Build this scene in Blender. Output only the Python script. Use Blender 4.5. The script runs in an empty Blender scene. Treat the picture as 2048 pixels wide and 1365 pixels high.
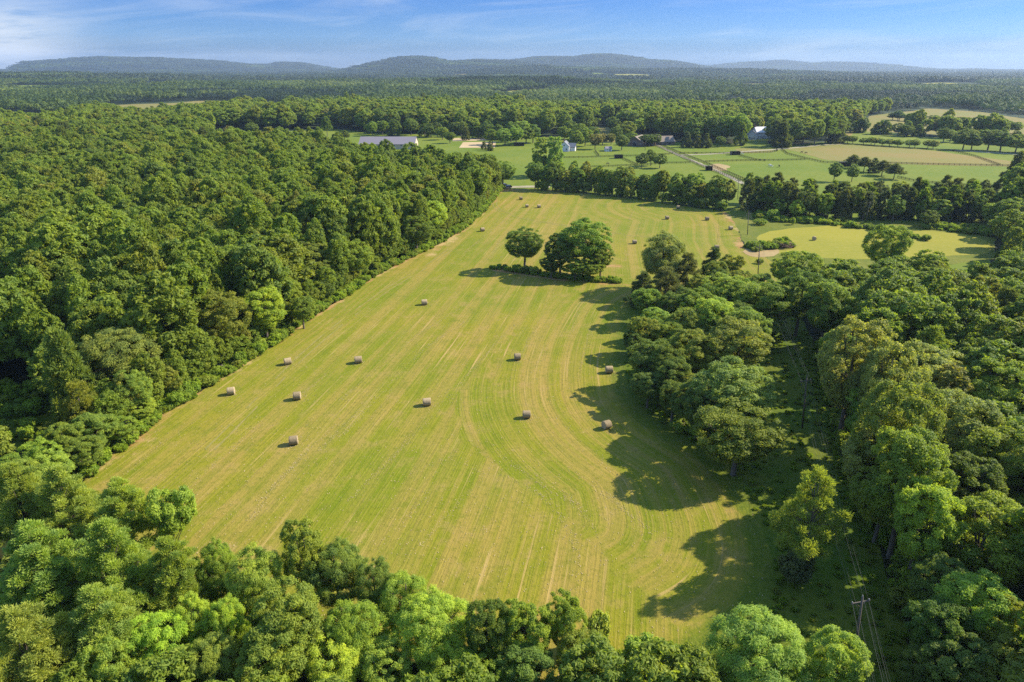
import bpy, math
import numpy as np
from mathutils import Vector, geometry as mgeo
rad = math.radians
S = bpy.context.scene
COL = S.collection

# ------------------------------------------------------------------ camera
PW, PH, F, CX, CY = 2048.0, 1365.0, 1365.33, 1024.0, 682.5
H = 65.0
PITCH = math.atan((CY - 132.0) / F)
cam_d = bpy.data.cameras.new('camera'); cam = bpy.data.objects.new('camera', cam_d); COL.objects.link(cam)
cam_d.lens = 24.0; cam_d.sensor_width = 36.0; cam_d.clip_start = 1.0; cam_d.clip_end = 60000.0
cam.location = (0, 0, H); cam.rotation_euler = (math.pi / 2 - PITCH, 0, 0)
S.camera = cam
cP, sP = math.cos(PITCH), math.sin(PITCH)

# ------------------------------------------------------------------ sun, sky, exposure
SUN_EL, SUN_AZ = 36.0, 73.0            # azimuth from +Y (view direction) towards +X
w = bpy.data.worlds.new('World'); S.world = w; w.use_nodes = True
sd = bpy.data.lights.new('sun', 'SUN'); so = bpy.data.objects.new('sun', sd); COL.objects.link(so)
sd.energy = 3.9; sd.angle = rad(0.53); sd.color = (1.0, 0.90, 0.72)
_v = Vector((math.sin(rad(SUN_AZ)) * math.cos(rad(SUN_EL)), math.cos(rad(SUN_AZ)) * math.cos(rad(SUN_EL)), math.sin(rad(SUN_EL))))
so.rotation_euler = _v.to_track_quat('Z', 'Y').to_euler(); so.location = (60, 20, 150)
S.view_settings.view_transform = 'Standard'; S.view_settings.look = 'None'
S.view_settings.exposure = 1.5; S.view_settings.gamma = 1.0
HAZE_DENSITY = 0.58e-4
S.render.engine = 'CYCLES'
cy = S.cycles
cy.max_bounces = 6; cy.diffuse_bounces = 4; cy.glossy_bounces = 1; cy.transmission_bounces = 3; cy.volume_bounces = 0; cy.transparent_max_bounces = 4
cy.use_denoising = False; cy.use_adaptive_sampling = False
cy.caustics_reflective = False; cy.caustics_refractive = False

# ------------------------------------------------------------------ node helper
class NT:
    def __init__(s, tree): s.t = tree; s.n = tree.nodes; s.l = tree.links
    def __call__(s, typ, ins=None, **kw):
        nd = s.n.new(typ)
        for k, v in kw.items(): setattr(nd, k, v)
        for k, v in (ins or {}).items():
            sock = nd.inputs[k]
            if isinstance(v, bpy.types.NodeSocket): s.l.new(v, sock)
            else: sock.default_value = v
        return nd
    def math(s, op, a, b=0.0, c=0.0, clamp=False):
        return s('ShaderNodeMath', {0: a, 1: b, 2: c}, operation=op, use_clamp=clamp).outputs[0]
    def mix(s, f, a, b, bt='MIX'):
        return s('ShaderNodeMix', {'Factor': f, 6: a, 7: b}, data_type='RGBA', blend_type=bt).outputs[2]
    def noise(s, vec=None, scale=1.0, detail=4.0, rough=0.55, dist=0.0, out=0):
        nd = s('ShaderNodeTexNoise', {'Scale': scale, 'Detail': detail, 'Roughness': rough, 'Distortion': dist})
        if vec is not None: s.l.new(vec, nd.inputs['Vector'])
        return nd.outputs[out]
    def ramp(s, f, stops):
        nd = s('ShaderNodeValToRGB', {'Fac': f}); cr = nd.color_ramp
        while len(cr.elements) < len(stops): cr.elements.new(0.5)
        for e, (p, c) in zip(cr.elements, stops): e.position = p; e.color = (*c, 1) if len(c) == 3 else c
        return nd.outputs[0]
    def step(s, x, a, b, lo=0.0, hi=1.0):
        return s('ShaderNodeMapRange', {'Value': x, 'From Min': a, 'From Max': b, 'To Min': lo, 'To Max': hi}, interpolation_type='SMOOTHSTEP').outputs[0]
    def attr(s, name, out='Fac', typ='GEOMETRY'):
        return s('ShaderNodeAttribute', attribute_name=name, attribute_type=typ).outputs[out]
    def vec(s, a, sc):
        return s('ShaderNodeVectorMath', {0: a, 1: sc}, operation='MULTIPLY').outputs[0]

def new_mat(name):
    m = bpy.data.materials.new(name); m.use_nodes = True; m.node_tree.nodes.clear()
    return m, NT(m.node_tree)
def c4(c): return (*c, 1.0)
def finish(n, color, rough=0.9, bump=None, bstr=0.3, bdist=0.1, spec=0.2, metal=0.0):
    b = n('ShaderNodeBsdfPrincipled', {'Roughness': rough, 'Specular IOR Level': spec, 'Metallic': metal})
    if isinstance(color, tuple): b.inputs['Base Color'].default_value = c4(color[:3])
    else: n.l.new(color, b.inputs['Base Color'])
    if bump is not None:
        bp = n('ShaderNodeBump', {'Strength': bstr, 'Distance': bdist, 'Height': bump}); n.l.new(bp.outputs[0], b.inputs['Normal'])
    o = n('ShaderNodeOutputMaterial'); n.l.new(b.outputs[0], o.inputs[0])
def pos(n): return n('ShaderNodeNewGeometry').outputs['Position']

# sky: Nishita, tinted by thin cirrus laid out by direction in the sky
n = NT(w.node_tree); n.n.clear()
sky = n('ShaderNodeTexSky'); sky.sky_type = 'NISHITA'; sky.sun_disc = False
sky.sun_elevation = rad(SUN_EL); sky.sun_rotation = rad(SUN_AZ)
sky.altitude = 100; sky.air_density = 1.0; sky.dust_density = 0.3; sky.ozone_density = 3.0
d = n('ShaderNodeTexCoord').outputs['Generated']
sx = n('ShaderNodeSeparateXYZ', {0: d}); X, Y, Z = sx.outputs
az = n.math('ARCTAN2', X, Y)
blue = n.ramp(Z, [(0.0, (.040, .078, .170)), (0.035, (.088, .165, .335)), (0.085, (.066, .142, .315)), (0.40, (.76, .85, .95))])
skyc = n.mix(1.0, sky.outputs[0], blue, 'MULTIPLY')
cv = n('ShaderNodeCombineXYZ', {0: n.math('MULTIPLY', az, 3.2), 1: n.math('ADD', n.math('MULTIPLY', Z, 26.0), n.math('MULTIPLY', az, -1.6)), 2: 0.0}).outputs[0]
wisp = n.noise(cv, 1.3, 7.0, 0.6, 0.8)
wisp = n.step(wisp, 0.42, 0.74)
left = n.math('MULTIPLY', n.step(az, -0.46, -0.64), n.math('SUBTRACT', 1.0, n.step(Z, 0.035, 0.10)))
ln = n.noise(cv, 2.4, 8.0, 0.65, 0.3)
left = n.math('MULTIPLY', left, n.step(ln, 0.22, 0.62))
cl = n.math('ADD', n.math('MULTIPLY', wisp, 0.26), n.math('MULTIPLY', left, 0.95), clamp=True)
skyc = n.mix(cl, skyc, (2.1, 2.25, 2.4, 1))
bg = n('ShaderNodeBackground', {'Color': skyc, 'Strength': 0.15}); ow = n('ShaderNodeOutputWorld'); n.l.new(bg.outputs[0], ow.inputs[0])

# ------------------------------------------------------------------ from a place in the photograph to a place on the land
def ray(px, py):
    dx, dy = (px - CX) / F, (CY - py) / F
    return dx, cP + dy * sP, -sP + dy * cP
def G(px, py, z=0.0):
    a, b, c = ray(px, py); t = (z - H) / c
    return np.array((a * t, b * t))
def project(x, y, z):
    zz = z - H; f = y * cP - zz * sP; u = y * sP + zz * cP
    return CX + F * x / f, CY - F * u / f, f
def poly(*pts): return np.array([G(*p) for p in pts])

def inside(P, pg):
    x, y = P[:, 0], P[:, 1]; r = np.zeros(len(P), bool); m = len(pg); j = m - 1
    for i in range(m):
        xi, yi, xj, yj = pg[i, 0], pg[i, 1], pg[j, 0], pg[j, 1]
        c = (yi > y) != (yj > y)
        if yj != yi: r ^= c & (x < (xj - xi) * (y - yi) / (yj - yi) + xi)
        j = i
    return r
def seg_dist(P, line, closed=False):
    L = np.vstack([line, line[:1]]) if closed else line
    best = np.full(len(P), 1e9); arc = np.zeros(len(P)); s0 = 0.0
    for a, b in zip(L[:-1], L[1:]):
        ab = b - a; l = np.hypot(*ab) + 1e-9
        t = np.clip(((P - a) @ ab) / l ** 2, 0, 1)
        dd = np.hypot(*(P - a - t[:, None] * ab).T)
        m = dd < best; best = np.where(m, dd, best); arc = np.where(m, s0 + t * l, arc); s0 += l
    return best, arc
def smooth_line(pts, step=2.0, closed=False, k=3):
    pts = np.asarray(pts, float)
    if closed: pts = np.vstack([pts, pts[:1]])
    out = []
    for a, b in zip(pts[:-1], pts[1:]):
        m = max(1, int(np.hypot(*(b - a)) / step)); out += [a + (b - a) * t / m for t in range(m)]
    if not closed: out.append(pts[-1])
    out = np.array(out)
    for _ in range(k):
        if closed: out = (np.roll(out, 1, 0) + out * 2 + np.roll(out, -1, 0)) / 4
        else: out[1:-1] = (out[:-2] + out[1:-1] * 2 + out[2:]) / 4
    return out

# ------------------------------------------------------------------ the lie of the land
def sstep(x, a, b): t = np.clip((x - a) / (b - a), 0, 1); return t * t * (3 - 2 * t)
_rg = np.random.default_rng(5)
_wv = [(_rg.uniform(0, 6.28), 6.2832 / _rg.uniform(500, 2200), _rg.uniform(0, 6.28)) for _ in range(14)]
RIDGES = [  # distance, near width, far width, skyline in photo pixels (tree tops)
    (9500, 1500, 2500, [(-700, 138), (-200, 132), (0, 143), (20, 138), (60, 122), (120, 118), (200, 112), (300, 114), (370, 117), (430, 120), (500, 127), (540, 128), (565, 123), (600, 124), (640, 132), (690, 140), (760, 150), (900, 170)]),
    (7000, 1500, 1700, [(480, 175), (580, 152), (630, 144), (690, 139), (740, 127), (800, 114), (835, 111), (860, 114), (880, 119), (910, 122), (950, 118), (1000, 119), (1040, 122), (1100, 130), (1200, 150), (1300, 170)]),
    (8600, 1300, 2000, [(900, 160), (980, 124), (1030, 118), (1080, 112), (1150, 112), (1180, 108), (1200, 106), (1240, 110), (1265, 112), (1290, 118), (1330, 119), (1400, 131), (1450, 137), (1600, 148), (1800, 170)]),
    (12200, 1200, 900, [(1250, 160), (1400, 133), (1450, 126), (1500, 122), (1530, 121), (1560, 118), (1590, 121), (1620, 125), (1660, 122), (1740, 124), (1800, 130), (1850, 135), (1920, 138), (1950, 136), (2000, 139), (2048, 139), (2300, 136), (2700, 138)]),
    (3700, 900, 900, [(-700, 150), (-100, 147), (0, 147), (120, 145), (200, 148), (300, 149), (370, 152), (430, 156), (520, 162), (600, 172), (800, 190)]),
    (5200, 900, 900, [(600, 172), (700, 158), (800, 148), (900, 141), (1000, 135), (1073, 130), (1160, 134), (1300, 137), (1500, 138), (1700, 145), (1900, 150), (2048, 152), (2700, 152)]),
]
def hgt(x, y):
    x = np.asarray(x, float); y = np.asarray(y, float)
    r = np.hypot(x, y); z = np.zeros_like(r)
    for a, k, p in _wv: z += np.sin((x * math.cos(a) + y * math.sin(a)) * k + p)
    z = z / 2.6 * 15.0 * sstep(r, 1350, 3200) - 3.0 * sstep(r, 1350, 3200)
    z = z - 46.0 * sstep(r, 2000, 4600)
    front = np.clip(y, 1, None)
    px = CX + F * (x / front) / cP
    for R0, wn, wf, sk in RIDGES:
        sk = np.array(sk, float)
        hz = np.interp(px, sk[:, 0], [H + R0 * math.tan(math.atan2(*(lambda q: (q[2], math.hypot(q[0], q[1])))(ray(a, b)))) for a, b in sk]) - 15.0 * (1.0 + R0 / 13000.0)
        lump = 6.0 * np.sin(x / 170.0 + R0) * np.sin(y / 230.0 + R0 * .3) * (R0 / 9000.0)
        dr = r - R0
        prof = np.exp(-(dr / np.where(dr < 0, wn, wf)) ** 2)
        z = np.where(y > 0, np.maximum(z, (hz + lump * (np.abs(dr) > 250)) * prof + z * (1 - prof) * 0.6), z)
    return z

def GT(px, py):
    a, b, c = ray(px, py)
    for t in np.arange(900, 13500, 12.0):
        if H + t * c < float(hgt(a * t, b * t)) + 2.0: break
    return np.array((a * t, b * t))
def spot(px, py, wpx, dep):
    c = GT(px, py); w_ = wpx / F * np.hypot(*c) / 2; u = c / np.hypot(*c); q = np.array((u[1], -u[0])); an_ = np.linspace(0, 6.2832, 14, endpoint=False)
    return np.array([c + q * w_ * math.cos(a_) * (1 + .2 * math.sin(3 * a_)) + u * dep / 2 * math.sin(a_) * (1 + .2 * math.cos(2 * a_)) for a_ in an_])
# ------------------------------------------------------------------ mesh building
def mesh_np(name, V, Fq, mats=(), attrs=None, smooth=False, midx=None):
    me = bpy.data.meshes.new(name); V = np.asarray(V, np.float32); Fq = np.asarray(Fq, np.int32)
    k = Fq.shape[1]; nf = len(Fq)
    me.vertices.add(len(V)); me.vertices.foreach_set('co', V.ravel())
    me.loops.add(nf * k); me.loops.foreach_set('vertex_index', Fq.ravel())
    me.polygons.add(nf); me.polygons.foreach_set('loop_start', np.arange(0, nf * k, k, dtype=np.int32))
    if midx is not None: me.polygons.foreach_set('material_index', np.asarray(midx, np.int32))
    me.polygons.foreach_set('use_smooth', np.full(nf, smooth))
    for m in mats: me.materials.append(m)
    for an, (typ, arr) in (attrs or {}).items():
        at = me.attributes.new(an, typ, 'POINT')
        at.data.foreach_set('vector' if typ == 'FLOAT_VECTOR' else 'value', np.asarray(arr, np.float32 if typ != 'INT' else np.int32).ravel())
    me.update(); me.validate()
    return me
def obj(name, me, parent=None, **props):
    o = bpy.data.objects.new(name, me); COL.objects.link(o)
    if parent is not None: o.parent = parent
    for k, v in props.items(): o[k] = v
    return o
def root(name, label, cat, loc, rz=0.0, group=None):
    o = bpy.data.objects.new(name, None); COL.objects.link(o); o.empty_display_size = 0.5
    o.location = loc; o.rotation_euler = (0, 0, rz); o['label'] = label; o['category'] = cat
    if group: o['group'] = group
    return o
def join(parts):
    V, Q, o = [], [], 0
    for v, q in parts: V.append(v); Q.append(np.asarray(q) + o); o += len(v)
    return np.vstack(V), np.vstack(Q)
def box(x0, x1, y0, y1, z0, z1):
    v = np.array([(x, y, z) for z in (z0, z1) for x, y in ((x0, y0), (x1, y0), (x1, y1), (x0, y1))], float)
    q = np.array([(3, 2, 1, 0), (4, 5, 6, 7), (0, 1, 5, 4), (1, 2, 6, 5), (2, 3, 7, 6), (3, 0, 4, 7)])
    return v, q
def tube(P, R, k=6):
    P = np.asarray(P, float); m = len(P); R = np.broadcast_to(R, m)
    V = []
    for i in range(m):
        t = P[min(i + 1, m - 1)] - P[max(i - 1, 0)]; t = t / (np.linalg.norm(t) + 1e-9)
        a = np.cross(t, (0, 1, 0) if abs(t[1]) < .9 else (1, 0, 0)); a /= np.linalg.norm(a); b = np.cross(t, a)
        for j in range(k):
            an = 6.28318 * j / k; V.append(P[i] + R[i] * (math.cos(an) * a + math.sin(an) * b))
    Q = [(i * k + j, i * k + (j + 1) % k, (i + 1) * k + (j + 1) % k, (i + 1) * k + j) for i in range(m - 1) for j in range(k)]
    c0 = len(V); V.append(P[0]); V.append(P[-1])
    for j in range(0, k, 2):
        Q.append((c0, (j + 2) % k, j + 1, j)); e = (m - 1) * k
        Q.append((c0 + 1, e + j, e + j + 1, e + (j + 2) % k))
    return np.array(V), np.array(Q)

def sheet_mesh(name, pg, mat, z=0.02, step=3.0, jit=0.4, spacing=None, seed=0, k=2):
    rg = np.random.default_rng(seed)
    o = smooth_line(pg, step, True, k)
    o = o + rg.normal(0, jit, o.shape)
    pts = [tuple(p) for p in o]; m = len(pts)
    if spacing:
        lo, hi = o.min(0), o.max(0)
        gx, gy = np.meshgrid(np.arange(lo[0], hi[0], spacing), np.arange(lo[1], hi[1], spacing))
        g = np.stack([gx.ravel(), gy.ravel()], 1)
        g = g[inside(g, o)]
        if len(g): g = g[seg_dist(g, o, True)[0] > spacing * .6]
        pts += [tuple(p) for p in g]
    res = mgeo.delaunay_2d_cdt([Vector(p) for p in pts], [(i, (i + 1) % m) for i in range(m)], [], 0, 1e-4)
    V = np.array([(v[0], v[1]) for v in res[0]]); T = np.array([f for f in res[2] if len(f) == 3])
    T = T[inside(V[T].mean(1), o)]
    a = V[T[:, 1]] - V[T[:, 0]]; b = V[T[:, 2]] - V[T[:, 0]]
    fl = (a[:, 0] * b[:, 1] - a[:, 1] * b[:, 0]) < 0; T[fl] = T[fl][:, ::-1]
    zz = hgt(V[:, 0], V[:, 1]) + z
    return np.column_stack([V, zz]), T, o
def sheet(name, pg, mat, z=0.02, step=3.0, jit=0.4, spacing=None, seed=0, kind='structure', label=None, k=2):
    V, T, o = sheet_mesh(name, pg, mat, z, step, jit, spacing, seed, k)
    ob = obj(name, mesh_np(name, V, T, [mat]), kind=kind)
    if label: ob['label'] = label
    return ob

# ------------------------------------------------------------------ ground materials
def ground_mat(name, a, b, c, big=0.02, fine=1.6, bstr=0.5):
    m, n = new_mat(name); p = pos(n)
    f1 = n.noise(p, big, 5, 0.6); f2 = n.noise(p, fine, 4, 0.7)
    col = n.mix(n.step(f1, 0.36, 0.64), c4(a), c4(b)); col = n.mix(n.step(f2, 0.45, 0.75), col, c4(c))
    finish(n, col, 0.95, f2, bstr, 0.25, 0.1); return m
M_floor = ground_mat('forest_floor', (0.022, 0.027, 0.009), (0.033, 0.033, 0.012), (0.018, 0.022, 0.007))
M_past = ground_mat('pasture_grass', (0.100, 0.141, 0.011), (0.137, 0.159, 0.016), (0.078, 0.115, 0.009), 0.018, 0.35)
M_tan = ground_mat('dry_pasture', (0.189, 0.148, 0.040), (0.148, 0.152, 0.031), (0.207, 0.148, 0.050), 0.012, 0.35)
M_mead = ground_mat('mown_meadow', (0.222, 0.204, 0.022), (0.185, 0.181, 0.019), (0.248, 0.211, 0.037), 0.03, 0.5)
M_rough = ground_mat('rough_grass', (.098, .118, .012), (.142, .145, .020), (.060, .085, .010), 0.06, 0.8, 0.9)
M_corr = ground_mat('corridor_grass', (0.063, 0.104, 0.007), (0.104, 0.122, 0.012), (0.033, 0.059, 0.006), 0.07, 0.9, 0.9)
M_dirt = ground_mat('bare_soil', (0.266, 0.178, 0.081), (0.311, 0.229, 0.105), (0.207, 0.185, 0.062), 0.09, 0.7)
M_sand = ground_mat('arena_sand', (0.385, 0.281, 0.149), (0.407, 0.311, 0.174), (0.340, 0.244, 0.124), 0.05, 0.6)
M_lane = ground_mat('gravel', (0.252, 0.222, 0.149), (0.296, 0.266, 0.180), (0.207, 0.192, 0.105), 0.08, 1.2)
M_far = ground_mat('far_woodland_floor', (.026, .042, .017), (.036, .05, .02), (.020, .034, .014), 0.004, 0.05, 0.3)

def hay_mat():
    m, n = new_mat('mown_hay'); p = pos(n)
    wob = n.noise(p, 0.06, 3, 0.5)
    mask = n.step(n.math('ADD', n.attr('zone'), n.math('MULTIPLY', n.math('SUBTRACT', wob, 0.5), 0.5)), 0.42, 0.58)
    def rows(an):
        a = n.attr(an, 'Vector')
        f = n.noise(n.vec(a, (2.6, 0.05, 1)), 1.0, 3, 0.6)       # fine mower lines
        b = n.noise(n.vec(a, (0.26, 0.006, 1)), 1.0, 3, 0.55)    # mown swathes
        s = n.noise(n.vec(a, (1.15, 0.022, 1)), 1.0, 4, 0.62)    # left-over windrows
        wv = n('ShaderNodeTexWave', {'Vector': a, 'Scale': 0.065, 'Distortion': 3.0, 'Detail': 3.0, 'Detail Scale': 0.05}, bands_direction='X').outputs[1]
        return f, b, s, wv
    L, R = rows('row_left'), rows('row_right')
    mx = [n('ShaderNodeMix', {'Factor': mask, 2: x, 3: y}, data_type='FLOAT').outputs[0] for x, y in zip(L, R)]
    fine, band, streak, wave = mx
    big = n.noise(p, 0.022, 5, 0.62); huge = n.noise(p, 0.011, 3, 0.5); mid = n.noise(p, 0.16, 5, 0.65); gr = n.noise(p, 1.1, 5, 0.75); gr2 = n.noise(p, 4.5, 3, 0.7)
    col = n.mix(n.step(big, 0.35, 0.66), (0.1281, 0.1526, 0.0060, 1), (0.1826, 0.1728, 0.0110, 1))
    col = n.mix(n.math('MULTIPLY', n.step(band, 0.44, 0.60), 0.80), col, (0.2447, 0.1787, 0.0416, 1))
    col = n.mix(n.math('MULTIPLY', n.step(wave, 0.55, 0.95), 0.25), col, (0.0970, 0.1266, 0.0050, 1))
    col = n.mix(n.math('MULTIPLY', n.step(mid, 0.50, 0.74), 0.75), col, (0.2603, 0.1824, 0.0580, 1))
    col = n.mix(n.math('MULTIPLY', n.step(mid, 0.48, 0.28), 0.6), col, (0.0894, 0.1229, 0.0050, 1))
    col = n.mix(n.math('MULTIPLY', n.step(fine, 0.44, 0.66), 0.46), col, (0.2485, 0.1974, 0.0366, 1))
    col = n.mix(n.math('MULTIPLY', n.step(gr, 0.46, 0.72), 0.65), col, (0.0815, 0.1005, 0.0050, 1))
    col = n.mix(n.math('MULTIPLY', n.step(gr2, 0.5, 0.75), 0.35), col, (0.3107, 0.2383, 0.0672, 1))
    col = n.mix(n.math('MULTIPLY', n.step(streak, 0.58, 0.70), n.step(n.noise(p, 0.045, 3, .5), 0.34, 0.55, 0.2, 0.95)), col, (0.3107, 0.2234, 0.0764, 1))
    dn = n.math('ADD', n.math('MULTIPLY', n.attr('soil'), n.step(n.noise(p, 0.035, 3, .6), 0.35, 0.62, 0.55, 1.1)), n.math('MULTIPLY', n.math('SUBTRACT', n.noise(p, 0.25, 6, 0.72), 0.5), 1.5))
    col = n.mix(1.0, col, n.mix(n.step(huge, .34, .66), (0.93, 1.0, 0.80, 1), (1.07, 1.0, 1.0, 1)), 'MULTIPLY')
    soil = n.mix(n.step(n.noise(p, 0.05, 4, .6), 0.4, 0.6), (0.2951, 0.1489, 0.0612, 1), (0.3572, 0.2532, 0.1038, 1))
    col = n.mix(n.math('MULTIPLY', n.step(dn, 0.42, 0.80), 0.85), col, soil)
    wd = n.math('ADD', n.attr('weedy'), n.math('MULTIPLY', n.math('SUBTRACT', n.noise(p, 0.3, 6, 0.72), 0.5), 1.3))
    col = n.mix(n.math('MULTIPLY', n.step(wd, 0.35, 0.85), 0.9), col, n.mix(n.step(gr, .35, .65), (0.0545, 0.0894, 0.0060, 1), (0.1087, 0.1340, 0.0122, 1)))
    bh = n.math('ADD', n.math('ADD', gr, n.math('MULTIPLY', gr2, 0.6)), fine)
    finish(n, col, 0.95, bh, 0.75, 0.16, 0.1); return m
M_hay = hay_mat()

def simple(name, col, rough=0.8, var=0.25, scale=2.0, spec=0.3, metal=0.0, stretch=None):
    m, n = new_mat(name); tc = n('ShaderNodeTexCoord').outputs['Object']
    if stretch: tc = n.vec(tc, stretch)
    f = n.noise(tc, scale, 5, 0.65)
    a = tuple(x * (1 - var) for x in col); b = tuple(min(1, x * (1 + var)) for x in col)
    finish(n, n.mix(f, c4(a), c4(b)), rough, f, 0.3, 0.02, spec, metal); return m
M_bark = simple('bark', (0.112, 0.090, 0.068), 0.95, 0.4, 3.0, 0.1, stretch=(1, 1, .2))
M_deadw = simple('dead_wood', (0.255, 0.225, 0.188), 0.9, 0.35, 2.0, 0.1)
M_pole = simple('weathered_pole', (0.112, 0.094, 0.075), 0.9, 0.3, 4.0, 0.1, stretch=(4, 4, .3))
M_wire = simple('wire', (0.068, 0.068, 0.064), 0.6, 0.1, 1.0, 0.3)
M_fence = simple('dark_fence_board', (0.034, 0.026, 0.021), 0.9, 0.3, 2.0, 0.1)
M_white = simple('white_board', (0.585, 0.578, 0.555), 0.7, 0.05, 1.0)
M_cream = simple('cream_wall', (0.465, 0.375, 0.255), 0.8, 0.1, 1.0)
M_roofl = simple('grey_metal_roof', (0.180, 0.158, 0.165), 0.55, 0.08, 0.6, 0.4, stretch=(6, .2, .2))
M_roofb = simple('brown_shingle_roof', (0.180, 0.143, 0.105), 0.85, 0.2, 3.0)
M_roofg = simple('grey_shingle_roof', (0.150, 0.158, 0.173), 0.8, 0.2, 3.0)
M_brick = simple('brick_wall', (0.225, 0.112, 0.075), 0.9, 0.25, 4.0)
M_dark = simple('dark_opening', (0.015, 0.015, 0.017), 0.6, 0.1, 1.0)
M_glass = simple('window_glass', (0.022, 0.030, 0.038), 0.12, 0.1, 1.0, 0.6)
M_timber = simple('timber_wall', (0.128, 0.090, 0.064), 0.9, 0.25, 3.0, stretch=(4, 4, .4))
M_paint = simple('black_car_paint', (0.015, 0.015, 0.018), 0.25, 0.1, 1.0, 0.6)
M_tyre = simple('tyre', (0.015, 0.015, 0.015), 0.9, 0.1, 1.0)
M_rim = simple('rim', (0.375, 0.375, 0.375), 0.35, 0.05, 1.0, 0.5, 0.6)
M_lamp = simple('tail_lamp_lens', (0.262, 0.015, 0.015), 0.3, 0.1, 1.0)
M_porc = simple('insulator', (0.225, 0.210, 0.195), 0.3, 0.05, 1.0)
M_hbrown = simple('bay_coat', (0.045, 0.026, 0.015), 0.7, 0.2, 3.0)
M_hwhite = simple('white_coat', (0.525, 0.510, 0.465), 0.7, 0.1, 3.0)

def bale_mat():
    m, n = new_mat('baled_straw'); tc = n('ShaderNodeTexCoord').outputs['Object']
    a = n.noise(n.vec(tc, (9, 1.2, 1.2)), 2.0, 5, 0.7); b = n.noise(tc, 1.1, 3, 0.6); g = n.noise(tc, 14, 4, 0.7)
    col = n.mix(n.step(a, 0.35, 0.65), (0.247, 0.184, 0.098, 1), (0.450, 0.360, 0.210, 1))
    col = n.mix(n.math('MULTIPLY', n.step(b, .45, .7), .5), col, (0.330, 0.270, 0.150, 1))
    col = n.mix(n.math('MULTIPLY', n.step(g, .55, .75), .5), col, (0.180, 0.128, 0.068, 1))
    rn = n('ShaderNodeObjectInfo').outputs['Random']; col = n.mix(1.0, col, n.mix(rn, (0.540, 0.525, 0.510, 1), (1.05, 1.02, 1.0, 1)), 'MULTIPLY')
    finish(n, col, 0.95, n.math('ADD', a, g), 0.8, 0.05, 0.1); return m
def bale_end_mat():
    m, n = new_mat('bale_end_straw'); tc = n('ShaderNodeTexCoord').outputs['Object']
    s = n('ShaderNodeSeparateXYZ', {0: tc}); y, z = s.outputs[1], n.math('SUBTRACT', s.outputs[2], 0.8)
    r = n.math('SQRT', n.math('ADD', n.math('MULTIPLY', y, y), n.math('MULTIPLY', z, z)))
    a = n.math('ARCTAN2', y, z); sp = n.math('SINE', n.math('ADD', n.math('MULTIPLY', r, 34.0), a))
    g = n.noise(tc, 10, 4, 0.7)
    col = n.mix(n.step(n.math('ADD', n.math('MULTIPLY', sp, .25), g), .3, .8), (0.255, 0.188, 0.105, 1), (0.465, 0.375, 0.232, 1))
    finish(n, col, 0.95, g, 0.8, 0.05, 0.1); return m
M_bale, M_bend = bale_mat(), bale_end_mat()

# leaf materials: colour of the tree x variation from twig to twig
def leaf_mat(name, stops=None, trans=0.50):
    m, n = new_mat(name); oi = n('ShaderNodeObjectInfo')
    base = oi.outputs['Color'] if stops is None else n.ramp(oi.outputs['Random'], stops)
    t = n.attr('tone')
    warm = n.mix(1.0, base, (1.95, 1.75, 1.0, 1), 'MULTIPLY'); cool = n.mix(1.0, base, (0.85, 1.0, 1.1, 1), 'MULTIPLY')
    col = n.mix(t, cool, warm)
    b = n('ShaderNodeBsdfPrincipled', {'Base Color': col, 'Roughness': 0.62, 'Specular IOR Level': 0.25})
    tr = n('ShaderNodeBsdfTranslucent', {'Color': n.mix(1.0, col, (1.25, 1.25, 0.55, 1), 'MULTIPLY')})
    ms = n('ShaderNodeMixShader', {0: trans}); n.l.new(b.outputs[0], ms.inputs[1]); n.l.new(tr.outputs[0], ms.inputs[2])
    o = n('ShaderNodeOutputMaterial'); n.l.new(ms.outputs[0], o.inputs[0]); return m
TONES = {'bright': (0.219, 0.279, 0.039), 'light': (0.184, 0.245, 0.044), 'mid': (0.149, 0.198, 0.031), 'dark': (0.102, 0.143, 0.029), 'olive': (0.171, 0.192, 0.034),
         'pale': (0.202, 0.224, 0.061), 'teal': (0.119, 0.164, 0.037), 'pine': (0.175, 0.218, 0.043), 'cedar': (0.090, 0.108, 0.039), 'rust': (0.168, 0.162, 0.052)}
TNAME = {'bright': 'bright yellow green', 'light': 'light green', 'mid': 'mid green', 'dark': 'dark green', 'olive': 'olive green',
         'pale': 'pale grey green', 'teal': 'bluish green', 'pine': 'soft pine green', 'cedar': 'blackish green', 'rust': 'brownish green'}
M_leaf = leaf_mat('leaves')
M_needle = leaf_mat('needles', None, 0.45)
M_leafS = leaf_mat('woodland_leaves', [(0.0, TONES['dark']), (0.22, TONES['mid']), (0.45, (.128, .178, .021)), (0.62, (.150, .172, .024)), (0.8, (.142, .198, .026)), (0.93, (.170, .212, .03)), (1.0, (.172, .170, .035))])
M_needS = leaf_mat('woodland_needles', [(0.0, TONES['cedar']), (0.6, TONES['pine']), (1.0, TONES['dark'])], 0.40)
M_farL = leaf_mat('far_leaves', [(0.0, (.040, .066, .016)), (0.5, (.056, .088, .018)), (1.0, (.075, .104, .022))], 0.25)
M_hillL = leaf_mat('mountain_leaves', [(0.0, (.026, .042, .020)), (1.0, (.040, .056, .024))], 0.2)
M_farD = leaf_mat('plantation_shade_bands', [(0.0, (.020, .036, .014)), (1.0, (.030, .050, .017))], 0.2)  # dark pine colour, also standing in for shade on far slopes
M_farB = leaf_mat('far_light_leaves', [(0.0, (.075, .112, .02)), (1.0, (.105, .135, .028))], 0.25)
M_shrubS = leaf_mat('undergrowth_leaves', [(0.0, TONES['mid']), (0.35, (.15, .22, .025)), (0.7, (.20, .27, .03)), (1.0, TONES['olive'])])

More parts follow.
